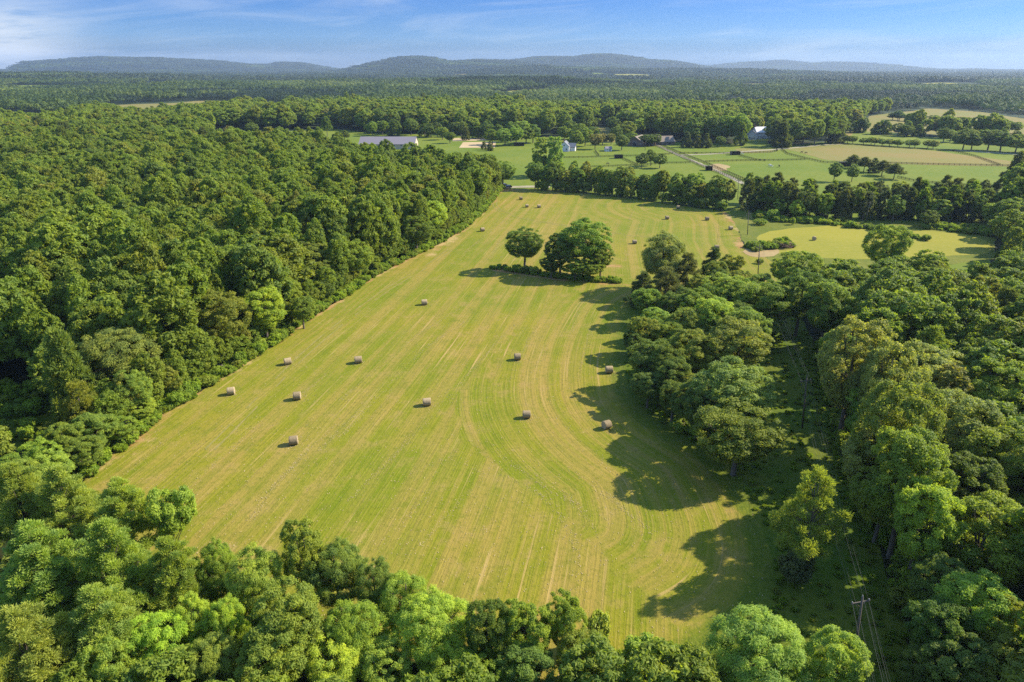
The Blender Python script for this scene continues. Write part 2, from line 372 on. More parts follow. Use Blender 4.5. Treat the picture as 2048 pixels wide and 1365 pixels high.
# ------------------------------------------------------------------ foliage
def rsph(rg, n):
    v = rg.normal(size=(n, 3)); return v / np.linalg.norm(v, axis=1, keepdims=True)
def nrm(v): return v / (np.linalg.norm(v, axis=1, keepdims=True) + 1e-9)
def leaf_quads(rg, C, N, T, a, asp, fold=0.18):
    """one kite-shaped leaf spray at each centre C, facing N, long axis near T"""
    T = nrm(T - N * np.sum(T * N, 1, keepdims=True)); B = np.cross(N, T)
    a = (a * rg.uniform(.65, 1.35, len(C)))[:, None]
    V = np.stack([C - T * a, C + B * a * asp + T * a * .15 - N * a * fold, C + T * a * 1.1, C - B * a * asp + T * a * .15 - N * a * fold], 1).reshape(-1, 3)
    return V, np.arange(len(C) * 4).reshape(-1, 4)
def puffs_to_mesh(name, rg, pc, pr, center, n, a, asp, mat, flat=.78, mode='leaf', tone=None):
    """foliage from clumps pc (radius pr): leaves lie on the outer shell of every clump"""
    p = pr ** 2; idx = rg.choice(len(pc), n, p=p / p.sum())
    out = nrm((pc - center) + np.array((0, 0, .25)) * np.linalg.norm(pc - center, axis=1, keepdims=True))[idx]
    d = rsph(rg, n); dt = np.sum(d * out, 1)
    flip = dt < -.25; d[flip] -= 2 * dt[flip][:, None] * out[flip]
    # ragged clumps: bumps on each clump
    ph = rg.uniform(0, 6.28, (len(pc), 3))[idx]
    bump = 1 + .16 * np.sin(d[:, 0] * 5 + ph[:, 0]) * np.sin(d[:, 1] * 5 + ph[:, 1]) + .12 * np.sin(d[:, 2] * 7 + ph[:, 2])
    rr = (pr[idx] * bump * ((0.28 + 0.80 * rg.random(n) ** .65) if mode != 'droop' else (0.1 + 1.05 * rg.random(n) ** .75)))[:, None]
    C = pc[idx] + d * rr * np.array((1, 1, flat))
    if mode == 'leaf':
        N = nrm(d * .8 + rg.normal(0, .5, (n, 3)) + np.array((0, 0, .15))); T = rg.normal(size=(n, 3))
    elif mode == 'droop':
        N = nrm(d * .9 + rg.normal(0, .35, (n, 3)) + np.array((0, 0, .3))); T = d + np.array((0, 0, -.6)) + rg.normal(0, .4, (n, 3))
    else:                                   # needles and upright sprays point outwards
        T = nrm(d + np.array((0, 0, .45)) + rg.normal(0, .35, (n, 3))); N = nrm(np.cross(T, rg.normal(size=(n, 3))))
    V, Q = leaf_quads(rg, C, N, T, a, asp)
    pt = rg.random(len(pc)) if tone is None else tone
    tn = np.clip(pt[idx] * .55 + rg.random(n) * .45, 0, 1)
    return mesh_np(name, V, Q, [mat], {'tone': ('FLOAT', np.repeat(tn, 4))})
def trunk_mesh(name, rg, Ht, r0, tips, lean=.3, fork=.35):
    top = np.array((rg.normal(0, lean), rg.normal(0, lean), Ht))
    path = [np.array((0, 0, -.4)), np.array((0, 0, .0)), top * np.array((.3, .3, .35)), top * np.array((.7, .6, .7)), top]
    parts = [tube(path, [r0 * 1.5, r0 * 1.15, r0 * .85, r0 * .5, r0 * .12], 8)]
    for t in tips:
        f = rg.uniform(fork, .8); b = top * np.array((f, f, 1)) * f if False else np.array((top[0] * f, top[1] * f, Ht * min(f, max(.15, t[2] / Ht - .08))))
        mid = b * .45 + t * .55 + np.array((0, 0, rg.uniform(.1, .6))) + rg.normal(0, .25, 3)
        rb = r0 * rg.uniform(.28, .42)
        parts.append(tube([b, mid, t], [rb, rb * .6, rb * .18], 5))
    V, Q = join(parts); return mesh_np(name, V, Q, [M_bark], smooth=True)

class Proto: pass
def broad(seed, Ht=18., R=5.2, base=.22, npf=110, pr=(.5, 1.0), n=42000, a=.155, asp=.5, mode='leaf', lobes=7, squash=.75, openness=0., mats=(None,), shape='round', flat=.95):
    rg = np.random.default_rng(seed); zb = Ht * base; hz = (Ht - zb) / 2; cen = np.array((0, 0, zb + hz))
    ld = rsph(rg, lobes); ld[:, 2] = np.abs(ld[:, 2]) * .8 + .05; ld = nrm(ld)
    d = rsph(rg, npf * 3); d = d[d[:, 2] > -.82][:npf]; m = len(d)
    lob = np.max(np.clip(d @ ld.T, 0, 1) ** 5, 1)
    rr = squash + (1.02 - squash) * lob - .05 * rg.random(m)
    innr = rg.random(m) < .22; rr = np.where(innr, rr * rg.uniform(.35, .8, m), rr)
    wz = np.ones(m)
    if shape == 'egg': wz = 1.08 - .30 * np.clip(d[:, 2], -1, 1)
    if shape == 'vase': wz = .92 + .25 * d[:, 2]
    p = rg.uniform(*pr, m) * (1 - .25 * np.clip(d[:, 2], 0, 1) * (shape == 'egg'))
    sc = np.stack([(R - p * .8) * rr * wz, (R - p * .8) * rr * wz, (hz - p * .55) * rr], 1)
    pc = cen + d * sc
    if openness: k = rg.random(m) > openness; pc, p = pc[k], p[k]
    P = Proto(); P.h, P.r, P.cz = Ht, R, zb + hz
    P.crown = {}
    for key, mt in mats: P.crown[key] = puffs_to_mesh('crown', np.random.default_rng(seed + 1), pc, p, cen, n, a, asp, mt, flat, mode)
    ti = rg.choice(len(pc), min(12, len(pc)), replace=False)
    P.trunk = trunk_mesh('trunk', rg, Ht * .82, R * .055, pc[ti])
    return P
def pine(seed, Ht=20., R=4.2, base=.35, n=44000, a=.20, whorls=12, mats=(), sparse=0.):
    rg = np.random.default_rng(seed); pcs, prs, tips = [], [], []
    for i in range(whorls):
        t = (i + .5) / whorls; z = Ht * (base + (1 - base) * t * .97); ln = R * (1.0 - t ** 1.7) * rg.uniform(.75, 1.1) + .5
        nb = max(3, int(7 * (1 - t) + 3)); a0 = rg.uniform(0, 6.28)
        for j in range(nb):
            if rg.random() < sparse: continue
            an = a0 + 6.28 * j / nb + rg.normal(0, .25); l = ln * rg.uniform(.65, 1.1)
            dr = np.array((math.cos(an), math.sin(an), .25 + .3 * t))
            for q in (.5, .8, 1.0):
                if l * q < .5 and q < 1: continue
                pcs.append(np.array((0, 0, z)) + dr * l * q + rg.normal(0, .22, 3)); prs.append(rg.uniform(.55, .95) * (.8 + .35 * (1 - t)))
            tips.append(pcs[-1])
    pcs.append(np.array((0, 0, Ht * .98))); prs.append(.6)
    pc, p = np.array(pcs), np.array(prs); cen = np.array((0, 0, Ht * .55))
    P = Proto(); P.h, P.r, P.cz = Ht, R, Ht * .65; P.crown = {}
    for key, mt in mats: P.crown[key] = puffs_to_mesh('crown', np.random.default_rng(seed + 1), pc, p, cen, n, a, .26, mt, .9, 'needle')
    tips = np.array(tips); ti = rg.choice(len(tips), min(26, len(tips)), replace=False)
    P.trunk = trunk_mesh('trunk', rg, Ht * .95, R * .055, tips[ti], .12)
    return P
def cone(seed, Ht=13., R=3.2, base=.04, npf=120, n=24000, a=.22, asp=.22, power=.8, mats=(), pr=(.5, 1.0), mode='needle'):
    rg = np.random.default_rng(seed)
    t = rg.random(npf) ** .8 * .96; an = rg.uniform(0, 6.28, npf)
    prof = R * np.minimum(1, (t + .06) / .16) * (1 - t) ** power + .25
    lumps = 1 + .22 * np.sin(an * 3 + rg.uniform(0, 6)) * np.sin(t * 9 + rg.uniform(0, 6))
    rr = prof * lumps * rg.uniform(.6, 1.0, npf)
    pc = np.stack([np.cos(an) * rr, np.sin(an) * rr, Ht * (base + (1 - base) * t)], 1); p = rg.uniform(*pr, npf) * (1.15 - .6 * t)
    pc = np.vstack([pc, [(0, 0, Ht * .95)]]); p = np.append(p, .4)
    P = Proto(); P.h, P.r, P.cz = Ht, R, Ht * .45; P.crown = {}
    for key, mt in mats: P.crown[key] = puffs_to_mesh('crown', np.random.default_rng(seed + 1), pc, p, np.array((0, 0, Ht * .4)), n, a, asp, mt, 1.15, mode)
    P.trunk = trunk_mesh('trunk', rg, Ht * .9, R * .06, pc[rg.choice(npf, 8, replace=False)], .1)
    return P
def dead(seed, Ht=12., spread=3.0, white=False):
    rg = np.random.default_rng(seed); main, limbs = [], []
    def grow(dst, p, d, l, r, lev):
        q = p + d * l; m = (p + q) / 2 + rg.normal(0, l * .06, 3)
        dst.append(tube([p, m, q], [r, r * .8, r * .55], 5))
        if lev == 0: return
        for _ in range(rg.integers(2, 4)):
            nd = d + rg.normal(0, .55, 3); nd[2] = abs(nd[2]) * .8 + .1; nd /= np.linalg.norm(nd)
            grow(limbs, q if rg.random() < .7 else m, nd, l * rg.uniform(.55, .8), r * .55, lev - 1)
    grow(main, np.array((0, 0, -.3)), np.array((.03, .02, 1.0)), Ht * .42, .24, 4)
    P = Proto(); P.h, P.r, P.cz = Ht, spread, Ht * .7
    P.trunk = mesh_np('trunk', *join(main), [M_deadw], smooth=True); P.crown = {'i': mesh_np('limbs', *join(limbs), [M_deadw], smooth=True)}
    return P

I = ('i', M_leaf); IN = ('i', M_needle); SL = ('s', M_leafS); SN = ('s', M_needS)
KIND = {}
# nearest trees: many small leaf sprays
KIND['oak'] = [broad(s, R=R, npf=k, shape=sh, base=.10, squash=.62, lobes=lb, openness=.14, mats=(I,)) for s, R, k, sh, lb in ((11, 5.4, 250, 'round', 11), (12, 5.0, 210, 'egg', 9), (13, 5.6, 280, 'round', 14), (14, 4.8, 200, 'vase', 10))]
KIND['feather'] = [broad(s, Ht=14, R=4.6, base=.08, npf=190, pr=(.5, 1.1), n=50000, a=.165, asp=.24, mode='droop', lobes=12, squash=.62, mats=(I,), shape='egg', flat=.9) for s in (21, 22)]
KIND['open'] = [broad(31, Ht=16, R=4.5, npf=70, pr=(.7, 1.2), n=15000, a=.2, openness=.2, lobes=6, squash=.55, base=.3, mats=(I,)), broad(32, Ht=20, R=5.2, npf=95, pr=(.5, 1.1), n=14000, a=.2, asp=.35, mode='droop', openness=.3, lobes=8, squash=.5, base=.2, shape='egg', mats=(I,))]
KIND['pine'] = [pine(41, mats=(IN,)), pine(42, Ht=21, R=4.6, base=.3, whorls=13, mats=(IN,))]
KIND['scrubpine'] = [pine(43, Ht=17, R=4.0, base=.32, n=17000, whorls=9, sparse=.3, mats=(IN,))]
KIND['cedar'] = [cone(51, mats=(IN,)), cone(52, Ht=13, R=3.6, npf=140, power=.55, mats=(IN,))]
KIND['vine'] = [broad(61, Ht=7, R=3.4, base=.0, npf=80, pr=(.5, .95), n=16000, a=.2, asp=.6, lobes=9, squash=.6, mats=(I,))]
# middle distance
KIND['oak_mid'] = [broad(s, R=R, npf=k, n=9000, a=.34, pr=(.6, 1.2), shape=sh, base=.08, squash=.66, lobes=10, mats=(I, SL)) for s, R, k, sh in ((71, 5.4, 170, 'round'), (72, 5.0, 150, 'egg'), (73, 5.6, 190, 'round'), (74, 5.2, 140, 'vase'), (75, 4.8, 150, 'egg'))]
KIND['cedar_mid'] = [cone(81, n=6500, a=.42, mats=(IN, SN)), cone(82, Ht=13, R=3.8, power=.5, n=6500, a=.42, mats=(IN, SN)), cone(83, Ht=13, R=3.3, power=.65, npf=80, n=5500, a=.45, mats=(IN, SN))]
KIND['pine_mid'] = [pine(84, n=7000, a=.5, mats=(IN, SN)), pine(85, Ht=19, R=4.8, base=.4, whorls=9, n=6500, a=.5, mats=(IN, SN), sparse=.15)]
KIND['poplar'] = [cone(86, Ht=24, R=4.2, npf=170, power=.18, n=14000, a=.36, asp=.5, pr=(.8, 1.5), mats=(I,), mode='leaf'), cone(87, Ht=24, R=4.2, npf=170, power=.22, n=14000, a=.36, asp=.5, pr=(.8, 1.5), mats=(I,), mode='leaf')]
KIND['shrub'] = [broad(91, Ht=3, R=2.0, base=.0, npf=30, pr=(.4, .8), n=2200, a=.2, asp=.6, mats=(I, ('s', M_shrubS))), broad(92, Ht=2.4, R=2.2, base=.0, npf=26, pr=(.35, .7), n=2000, a=.2, asp=.45, mats=(I, ('s', M_shrubS))), broad(93, Ht=1.3, R=1.7, base=.0, npf=30, pr=(.25, .45), n=1600, a=.17, asp=.35, mode='needle', mats=(I, ('s', M_shrubS)))]
# far trees
KIND['oak_far'] = [broad(s, R=R, npf=80, n=2600, a=.62, pr=(.8, 1.5), shape=sh, base=.08, mats=(SL,)) for s, R, sh in ((101, 5.4, 'round'), (102, 5.0, 'egg'), (103, 5.7, 'round'))]
KIND['cedar_far'] = [cone(104, Ht=16, n=1200, a=.9, power=.6, mats=(SN,))]
KIND['dead'] = [dead(111), dead(112, 10, 3)]

# ------------------------------------------------------------------ outlines of the land, in photo pixels laid on the ground
FIELD = poly((150, 968), (230, 905), (330, 823), (400, 783), (470, 738), (545, 690), (620, 636), (690, 592), (760, 545), (820, 515), (880, 487), (930, 455), (965, 425), (985, 400), (1003, 378),
             (1090, 379), (1180, 388), (1300, 403), (1400, 418), (1455, 425), (1476, 452), (1484, 485), (1496, 500), (1545, 520), (1555, 575), (1480, 575), (1400, 577), (1330, 590), (1275, 612),
             (1262, 650), (1252, 690), (1250, 740), (1262, 800), (1330, 862), (1430, 905), (1500, 1000), (1548, 1100), (1530, 1230), (1400, 1312))
FIELD = np.vstack([FIELD, [(14, 59.5), (2, 56), (-12, 60), (-27, 65), (-44, 71), (-56, 80)]])
LEFT_EDGE = FIELD[:15]
RIGHT_EDGE = smooth_line(FIELD[27:39], 2.0, False, 10)
CORRIDOR = poly((1484, 577), (1552, 577), (1605, 635), (1630, 700), (1655, 800), (1695, 950), (1765, 1100), (1805, 1250), (1840, 1400), (1840, 1500), (1430, 1500), (1400, 1312), (1530, 1230), (1548, 1100), (1500, 1000), (1430, 905), (1330, 862), (1262, 800), (1250, 740), (1252, 690), (1262, 650), (1275, 612), (1330, 590), (1400, 577))
BAND = poly((1280, 650), (1345, 600), (1430, 585), (1520, 592), (1555, 650), (1525, 740), (1530, 860), (1500, 940), (1430, 890), (1340, 845), (1275, 790), (1264, 740))
FARM = np.vstack([poly((1003, 378)), [(7, 382), (-28, 432), (-92, 474), (-150, 535), (-222, 520)], poly((425, 266), (500, 264), (600, 262), (680, 259), (740, 267), (900, 270), (1000, 272), (1100, 276), (1170, 268), (1240, 266), (1280, 272), (1350, 286), (1500, 288), (1600, 289), (1690, 280), (1700, 262), (1750, 262), (1860, 275), (1950, 282), (2100, 296), (2300, 320), (2300, 420), (1995, 400), (1985, 450)),
                  poly((2000, 480, 17), (1900, 482, 17), (1790, 468, 17), (1650, 492, 17), (1560, 505, 17), (1545, 520), (1496, 500), (1455, 425), (1400, 418), (1300, 403), (1180, 388), (1090, 379))])
BACK = poly((1690, 262), (1700, 250, 14), (1740, 232), (1790, 226), (1830, 222), (1850, 217), (1960, 224), (2048, 238), (2250, 262), (2250, 282), (2048, 290), (1950, 276), (1860, 268))
CLEARCUT = poly((205, 218, 14), (300, 226, 14), (380, 222, 14), (465, 210, 14), (465, 203), (400, 202), (330, 208), (260, 209), (205, 213))
CLEARCUT2 = poly((-100, 238, 14), (60, 238, 14), (130, 236, 14), (130, 231), (60, 230), (-100, 231))
CLEAR3 = poly((535, 216, 14), (566, 216, 14), (566, 208), (540, 209))
BROWN = poly((1180, 268, 8), (1240, 268, 8), (1240, 254), (1200, 254), (1178, 258))
GLADE = poly((-90, 790), (40, 784), (85, 792), (95, 830), (70, 872), (-90, 880))
SPOTS = [spot(q[0], q[1], q[2], q[3] * 2.0) for q in ((1265, 154, 90, 420), (925, 151, 60, 380), (1195, 150, 40, 300), (1892, 173, 100, 330), (560, 150, 40, 300), (60, 176, 60, 260), (1040, 186, 70, 160), (1500, 168, 70, 220), (300, 170, 50, 220))]
HOUSE = poly((1494, 291), (1532, 291), (1540, 272), (1490, 272))
CLEARS = [FIELD, CORRIDOR, FARM, BACK, CLEARCUT, CLEARCUT2, CLEAR3, BROWN, GLADE, HOUSE] + SPOTS

# ------------------------------------------------------------------ ground sheet with rolling land and far mountains
an = np.concatenate([np.radians(np.linspace(-48, 48, 420)), np.radians(np.linspace(52, 308, 60))])
rr = np.concatenate([np.linspace(6, 1300, 60), np.geomspace(1340, 14500, 210)])
A, R_ = np.meshgrid(an, rr); gx, gy = np.sin(A) * R_, np.cos(A) * R_; gz = hgt(gx, gy)
nr, na = A.shape; V = np.stack([gx.ravel(), gy.ravel(), gz.ravel()], 1)
i, j = np.meshgrid(np.arange(nr - 1), np.arange(na), indexing='ij'); j2 = (j + 1) % na
Q = np.stack([i * na + j, (i + 1) * na + j, (i + 1) * na + j2, i * na + j2], -1).reshape(-1, 4)[:, ::-1]
V = np.vstack([V, [(0, 0, 0)]]); c0 = len(V) - 1
Q = np.vstack([Q, [(c0, jj, (jj + 1) % na, (jj + 2) % na) for jj in range(0, na, 2)]])
mi = (np.hypot(V[Q].mean(1)[:, 0], V[Q].mean(1)[:, 1]) > 700).astype(int)
obj('ground', mesh_np('ground', V, Q, [M_floor, M_far], smooth=True, midx=mi), kind='structure')

# hay field with the direction of mowing carried as attributes
Vf, Tf, of = sheet_mesh('hay_field', FIELD, M_hay, 0.03, 2.5, 0.25, 2.0, 3)
P2 = Vf[:, :2]
dirL = G(930, 560) - G(500, 1040); dirL /= np.hypot(*dirL); nL = np.array((dirL[1], -dirL[0]))
uL, vL = P2 @ nL, P2 @ dirL
uR, vR = seg_dist(P2, RIGHT_EDGE)
dl = seg_dist(P2, LEFT_EDGE)[0]
dfar = seg_dist(P2, FIELD[14:22])[0]
zone = sstep(uR, 38, 24) if False else 1 - sstep(uR, 22 , 44)
split = seg_dist(P2, poly((1300, 1190), (1080, 1000), (960, 850), (1010, 700), (1100, 600)))[0]
rightside = inside(P2, np.vstack([poly((1320, 1200), (1080, 1010), (930, 880), (905, 800), (1010, 680), (1110, 590), (1270, 570)), RIGHT_EDGE[::1]]))
zone = np.clip(.5 + np.where(rightside, 1, -1) * split / 18, 0, 1)
farpart = P2[:, 1] > 215
dfr = seg_dist(P2, poly((1555, 575), (1484, 485), (1476, 452), (1455, 425), (1400, 418)))[0]
uR = np.where(farpart, dfr, uR); zone = np.where(farpart, np.clip(.5 + (60 - dfr) / 30, 0, 1), zone)
soil = np.clip(1 - dl / 4.2, 0, 1) * .95
soil = np.maximum(soil, np.clip(1 - seg_dist(P2, poly((860, 510), (900, 480), (950, 440), (985, 400)))[0] / 6.5, 0, 1) * .8)
soil = np.maximum(soil, np.clip(1 - seg_dist(P2, poly((400, 775), (350, 815), (300, 880), (250, 925)))[0] / 5.5, 0, 1) * .72)
soil = np.maximum(soil, np.clip(1 - seg_dist(P2, poly((1452, 424), (1474, 450), (1486, 478), (1482, 496)))[0] / 5.5, 0, 1) * 1.0)
soil = np.maximum(soil, np.clip(1 - seg_dist(P2, poly((985, 540), (1120, 560), (1200, 567), (1260, 570)))[0] / 4, 0, 1) * .8)
soil = np.maximum(soil, np.clip(1 - seg_dist(P2, poly((1215, 532), (1270, 535), (1300, 545)))[0] / 6, 0, 1) * .9)
soil = np.maximum(soil, np.clip(1 - seg_dist(P2, poly((350, 1085), (540, 1110), (700, 1130), (900, 1195), (1200, 1225)))[0] / 5, 0, 1) * .55)
soil = np.maximum(soil, np.clip(1 - seg_dist(P2, poly((990, 385), (1030, 380)))[0] / 8, 0, 1) * .9)
weedy = np.clip(1 - seg_dist(P2, RIGHT_EDGE)[0] / 8.0, 0, 1) * ~farpart + np.clip(1 - seg_dist(P2, FIELD[14:22])[0] / 7, 0, 1) * .6
z0 = np.zeros_like(uL)
obj('hay_field', mesh_np('hay_field', Vf, Tf, [M_hay], {'row_left': ('FLOAT_VECTOR', np.stack([uL, vL, z0], 1)), 'row_right': ('FLOAT_VECTOR', np.stack([uR, vR, z0 + 7], 1)),
    'zone': ('FLOAT', zone), 'soil': ('FLOAT', soil), 'weedy': ('FLOAT', weedy)}), kind='structure')

CORR2 = np.vstack([CORRIDOR[:11], poly(*[(a_ - 34, b_) for a_, b_ in ((1400, 1312), (1530, 1230), (1548, 1100), (1500, 1000), (1430, 905), (1330, 862), (1262, 800), (1250, 740), (1252, 690), (1262, 650), (1275, 612), (1330, 600), (1400, 590))])])
sheet('corridor_ground', CORR2, M_corr, 0.02, 4, .3, 12, 4)
gc = GLADE.mean(0); sheet('glade', gc + (GLADE - gc) * 1.45, M_corr, 0.012, 4, 1.2, None, 5)
sheet('pasture', FARM, M_past, 0.02, 10, .6, 30, 6)
sheet('back_pasture', BACK, M_tan, 0.04, 12, .6, 40, 7)
sheet('clearing', CLEARCUT, M_tan, 0.3, 15, 2, 40, 8)
sheet('clearing', CLEARCUT2, M_mead, 0.3, 15, 2, 40, 9)
sheet('clearing', CLEAR3, M_tan, 0.3, 15, 1, 40, 10)
sheet('clearing', BROWN, M_tan, 0.06, 12, 1, 40, 11)
sheet('rough_pasture', poly((1455, 425), (1600, 440), (1750, 446), (1990, 442), (1990, 480), (1990, 520), (1560, 560), (1545, 520), (1496, 500), (1484, 485), (1476, 452)), M_rough, 0.04, 5, .5, 15, 12)
sheet('mown_meadow', poly((1503, 482), (1520, 466), (1600, 455), (1690, 450), (1745, 449), (1840, 460), (1965, 474), (1985, 490), (1985, 510), (1700, 520), (1560, 512)), M_mead, 0.06, 5, .5, 15, 13)
sheet('bare_patch', poly((1478, 505), (1500, 496), (1560, 497), (1562, 512), (1510, 517)), M_dirt, 0.08, 3, .5, None, 14)
sheet('dry_pasture', poly((1565, 298), (1690, 289), (1860, 301), (1990, 319), (2100, 332), (2100, 337), (1990, 333), (1800, 329), (1662, 323), (1600, 306)), M_tan, 0.05, 8, .8, 25, 15)
sheet('dry_pasture', poly((1466, 298), (1480, 296), (1545, 300), (1556, 303), (1540, 306), (1480, 307)), M_tan, 0.05, 6, .6, None, 16)
sheet('dry_pasture', poly((1420, 330), (1440, 327), (1462, 334), (1452, 342), (1420, 342)), M_dirt, 0.06, 3, .6, None, 17)
sheet('riding_arena', poly((905, 283), (905, 277), (985, 276), (985, 281)), M_sand, 0.06, 8, .1, None, 18, k=0)
sheet('riding_arena', poly((918, 296), (926, 285), (992, 284), (990, 296)), M_sand, 0.06, 8, .1, None, 19, k=0)
for q_, sp_ in enumerate(SPOTS): sheet('clearing', sp_, (M_mead, M_tan, M_past)[q_ % 3], 2.0, 40, 6, 60, 50 + q_)
sheet('lawn', HOUSE, M_past, .05, 6, .5, None, 49)
def ribbon_poly(pts, wd):
    L = smooth_line(poly(*pts), 4.0, False, 4); t = np.gradient(L, axis=0); t /= np.linalg.norm(t, axis=1, keepdims=True); nn = np.stack([-t[:, 1], t[:, 0]], 1) * wd / 2
    return np.vstack([L + nn, (L - nn)[::-1]])
sheet('farm_lane', ribbon_poly([(1308, 288), (1330, 298), (1352, 308), (1385, 322), (1412, 333), (1445, 347), (1490, 370)], 3.4), M_lane, 0.09, 4, .25, None, 20, k=0)
sheet('farm_drive', ribbon_poly([(1352, 311), (1420, 309), (1500, 303), (1570, 298), (1640, 291), (1692, 288)], 5.0), M_lane, 0.10, 5, .25, None, 21, k=0)
sheet('road', ribbon_poly([(940, 384), (1000, 376), (1040, 374), (1062, 373), (1100, 374)], 7.0), M_lane, 0.10, 4, .25, None, 22, k=0)
sheet('dust_track', ribbon_poly([(1900, 300), (1950, 304), (2000, 307), (2060, 311)], 7.0), M_lane, 0.10, 5, .25, None, 23, k=0)

# loose hay left lying in broken rows: many small scraps
BALES = [(588, 889), (595, 799), (463, 789), (576, 729), (717, 726), (849, 610), (854, 811), (1053, 836), (1035, 720), (1218, 746), (1213, 857)]
def loose_hay():
    rg = np.random.default_rng(77)
    lines = [((560, 1052), (900, 915)), ((760, 1095), (905, 915)), ((770, 1092), (860, 985)), ((822, 1112), (985, 935)), ((905, 920), (970, 950)), ((945, 985), (1000, 1035)), ((880, 1135), (990, 1040)), ((500, 1040), (620, 890)), ((430, 1010), (560, 870)), ((365, 985), (520, 850)),
             ((460, 1035), (640, 870)), ((680, 801), (836, 670), (942, 604)), ((680, 875), (852, 694), (942, 637)), ((590, 800), (780, 650), (860, 575)), ((640, 900), (760, 780), (900, 660)), ((520, 1000), (720, 800), (860, 690)), ((700, 1000), (850, 850), (960, 720)),
             ((901, 801), (914, 776), (1008, 670), (1090, 604)), ((901, 809), (910, 838), (934, 875), (1008, 949), (1100, 1000)), ((960, 800), (955, 850), (1000, 910), (1100, 985)), ((1049, 793), (1060, 750), (1090, 700), (1112, 620)), ((1113, 817), (1110, 780), (1130, 715), (1150, 640), (1165, 600)),
             ((1150, 800), (1165, 720), (1180, 660), (1200, 600)), ((1075, 985), (1115, 1025), (1150, 1080), (1162, 1150), (1160, 1185)), ((1040, 1000), (1080, 1060), (1090, 1130), (1085, 1190)), ((1130, 985), (1165, 1020), (1200, 1080), (1210, 1150), (1250, 1205)), ((1185, 960), (1250, 1020), (1290, 1080), (1320, 1150)), ((1035, 830), (1090, 900), (1180, 970), (1300, 1060)),
             ((970, 790), (975, 850), (1060, 940), (1150, 1010)), ((1010, 790), (1030, 730), (1070, 660), (1090, 610)), ((330, 930), (440, 850)), ((250, 950), (330, 880)), ((860, 560), (980, 520), (1000, 480)), ((900, 530), (1010, 440), (1050, 400)), ((980, 408), (1000, 425), (1060, 440), (1130, 450)), ((1000, 520), (1060, 455), (1090, 420)),
             ((1250, 520), (1275, 460), (1300, 410)), ((1400, 425), (1425, 445), (1440, 475), (1425, 510)), ((1380, 425), (1400, 450), (1405, 490), (1390, 530)), ((1240, 490), (1255, 450), (1270, 412)), ((1190, 440), (1220, 400)), ((1340, 480), (1360, 440), (1355, 420))]
    C, D, W_ = [], [], []
    for ln in lines:
        L = smooth_line(poly(*ln), 1.0, False, 6); t = np.gradient(L, axis=0); t /= np.linalg.norm(t, axis=1, keepdims=True) + 1e-9
        m = len(L); s = np.arange(m); den = np.clip(np.sin(s * .11 + rg.uniform(0, 6)) + np.sin(s * .037 + rg.uniform(0, 6)) + .7, 0.05, 2)
        cnt = rg.poisson(den * 5.5); idx = np.repeat(s, cnt); k = len(idx)
        nn = np.stack([-t[:, 1], t[:, 0]], 1)
        C.append(L[idx] + nn[idx] * rg.normal(0, .33, (k, 1)) + t[idx] * rg.uniform(-.6, .6, (k, 1))); D.append(t[idx] + rg.normal(0, .35, (k, 2)))
        W_.append(rg.uniform(.05, .13, k))
    # thin scatter over the whole field, aligned with the rows
    k = 26000; q = rg.integers(0, len(Tf), k); b = rg.dirichlet((1, 1, 1), k); Pp = np.einsum('ij,ijk->ik', b, Vf[Tf[q]][:, :, :2])
    C.append(Pp); D.append(np.tile(dirL, (k, 1)) + rg.normal(0, .3, (k, 2))); W_.append(rg.uniform(.05, .15, k))
    for px, py in BALES:
        k = 140; c = G(px, py); C.append(c + rg.normal(0, 1.1, (k, 2))); D.append(rg.normal(0, 1, (k, 2))); W_.append(rg.uniform(.05, .16, k))
    C, D, W_ = np.vstack(C), np.vstack(D), np.concatenate(W_)
    T = nrm(np.column_stack([D, rg.normal(0, .05, len(D))])); N = nrm(np.column_stack([rg.normal(0, .15, (len(D), 2)), np.ones(len(D))]))
    V, Qd = leaf_quads(rg, np.column_stack([C, np.full(len(C), .09)]), N, T, W_, .42, 0.1)
    m, n = new_mat('loose_straw'); f = n.noise(pos(n), 0.7, 3, .6); finish(n, n.mix(f, (.26, .20, .075, 1), (.42, .33, .17, 1)), .95)
    o = obj('loose_hay', mesh_np('loose_hay', V, Qd, [m]), kind='stuff'); o['label'] = 'pale scraps of loose hay lying in broken rows on the mown field'; o['category'] = 'hay'
loose_hay()

# faint wheel tracks of the tractor
m_, n = new_mat('wheel_track'); f = n.noise(pos(n), 0.8, 4, .7); finish(n, n.mix(n.step(f, .35, .65), (.150, .148, .024, 1), (.225, .180, .055, 1)), .95)
def track(pts, seed):
    tz = .055 + .006 * seed
    rg = np.random.default_rng(seed); L = smooth_line(poly(*pts), 1.0, False, 120); t = np.gradient(L, axis=0); t /= np.linalg.norm(t, axis=1, keepdims=True); nn = np.stack([-t[:, 1], t[:, 0]], 1); parts = []
    for sd_ in (-.9, .9):
        w_ = .20 + .10 * np.sin(np.arange(len(L)) * .9 + rg.uniform(0, 6)) * rg.random(len(L)); on = np.sin(np.arange(len(L)) * .13 + rg.uniform(0, 6)) + .6 * np.sin(np.arange(len(L)) * .41 + rg.uniform(0, 6)) > -.55
        for q in range(len(L) - 1):
            if on[q]:
                a, b = L[q] + nn[q] * sd_, L[q + 1] + nn[q + 1] * sd_
                v = np.array([(*(a - nn[q] * w_[q]), tz), (*(a + nn[q] * w_[q]), tz), (*(b + nn[q + 1] * w_[q + 1]), tz), (*(b - nn[q + 1] * w_[q + 1]), tz)]); parts.append((v, np.array([(3, 2, 1, 0)])))
    obj('wheel_track', mesh_np('wheel_track', *join(parts), [m_]), kind='structure')
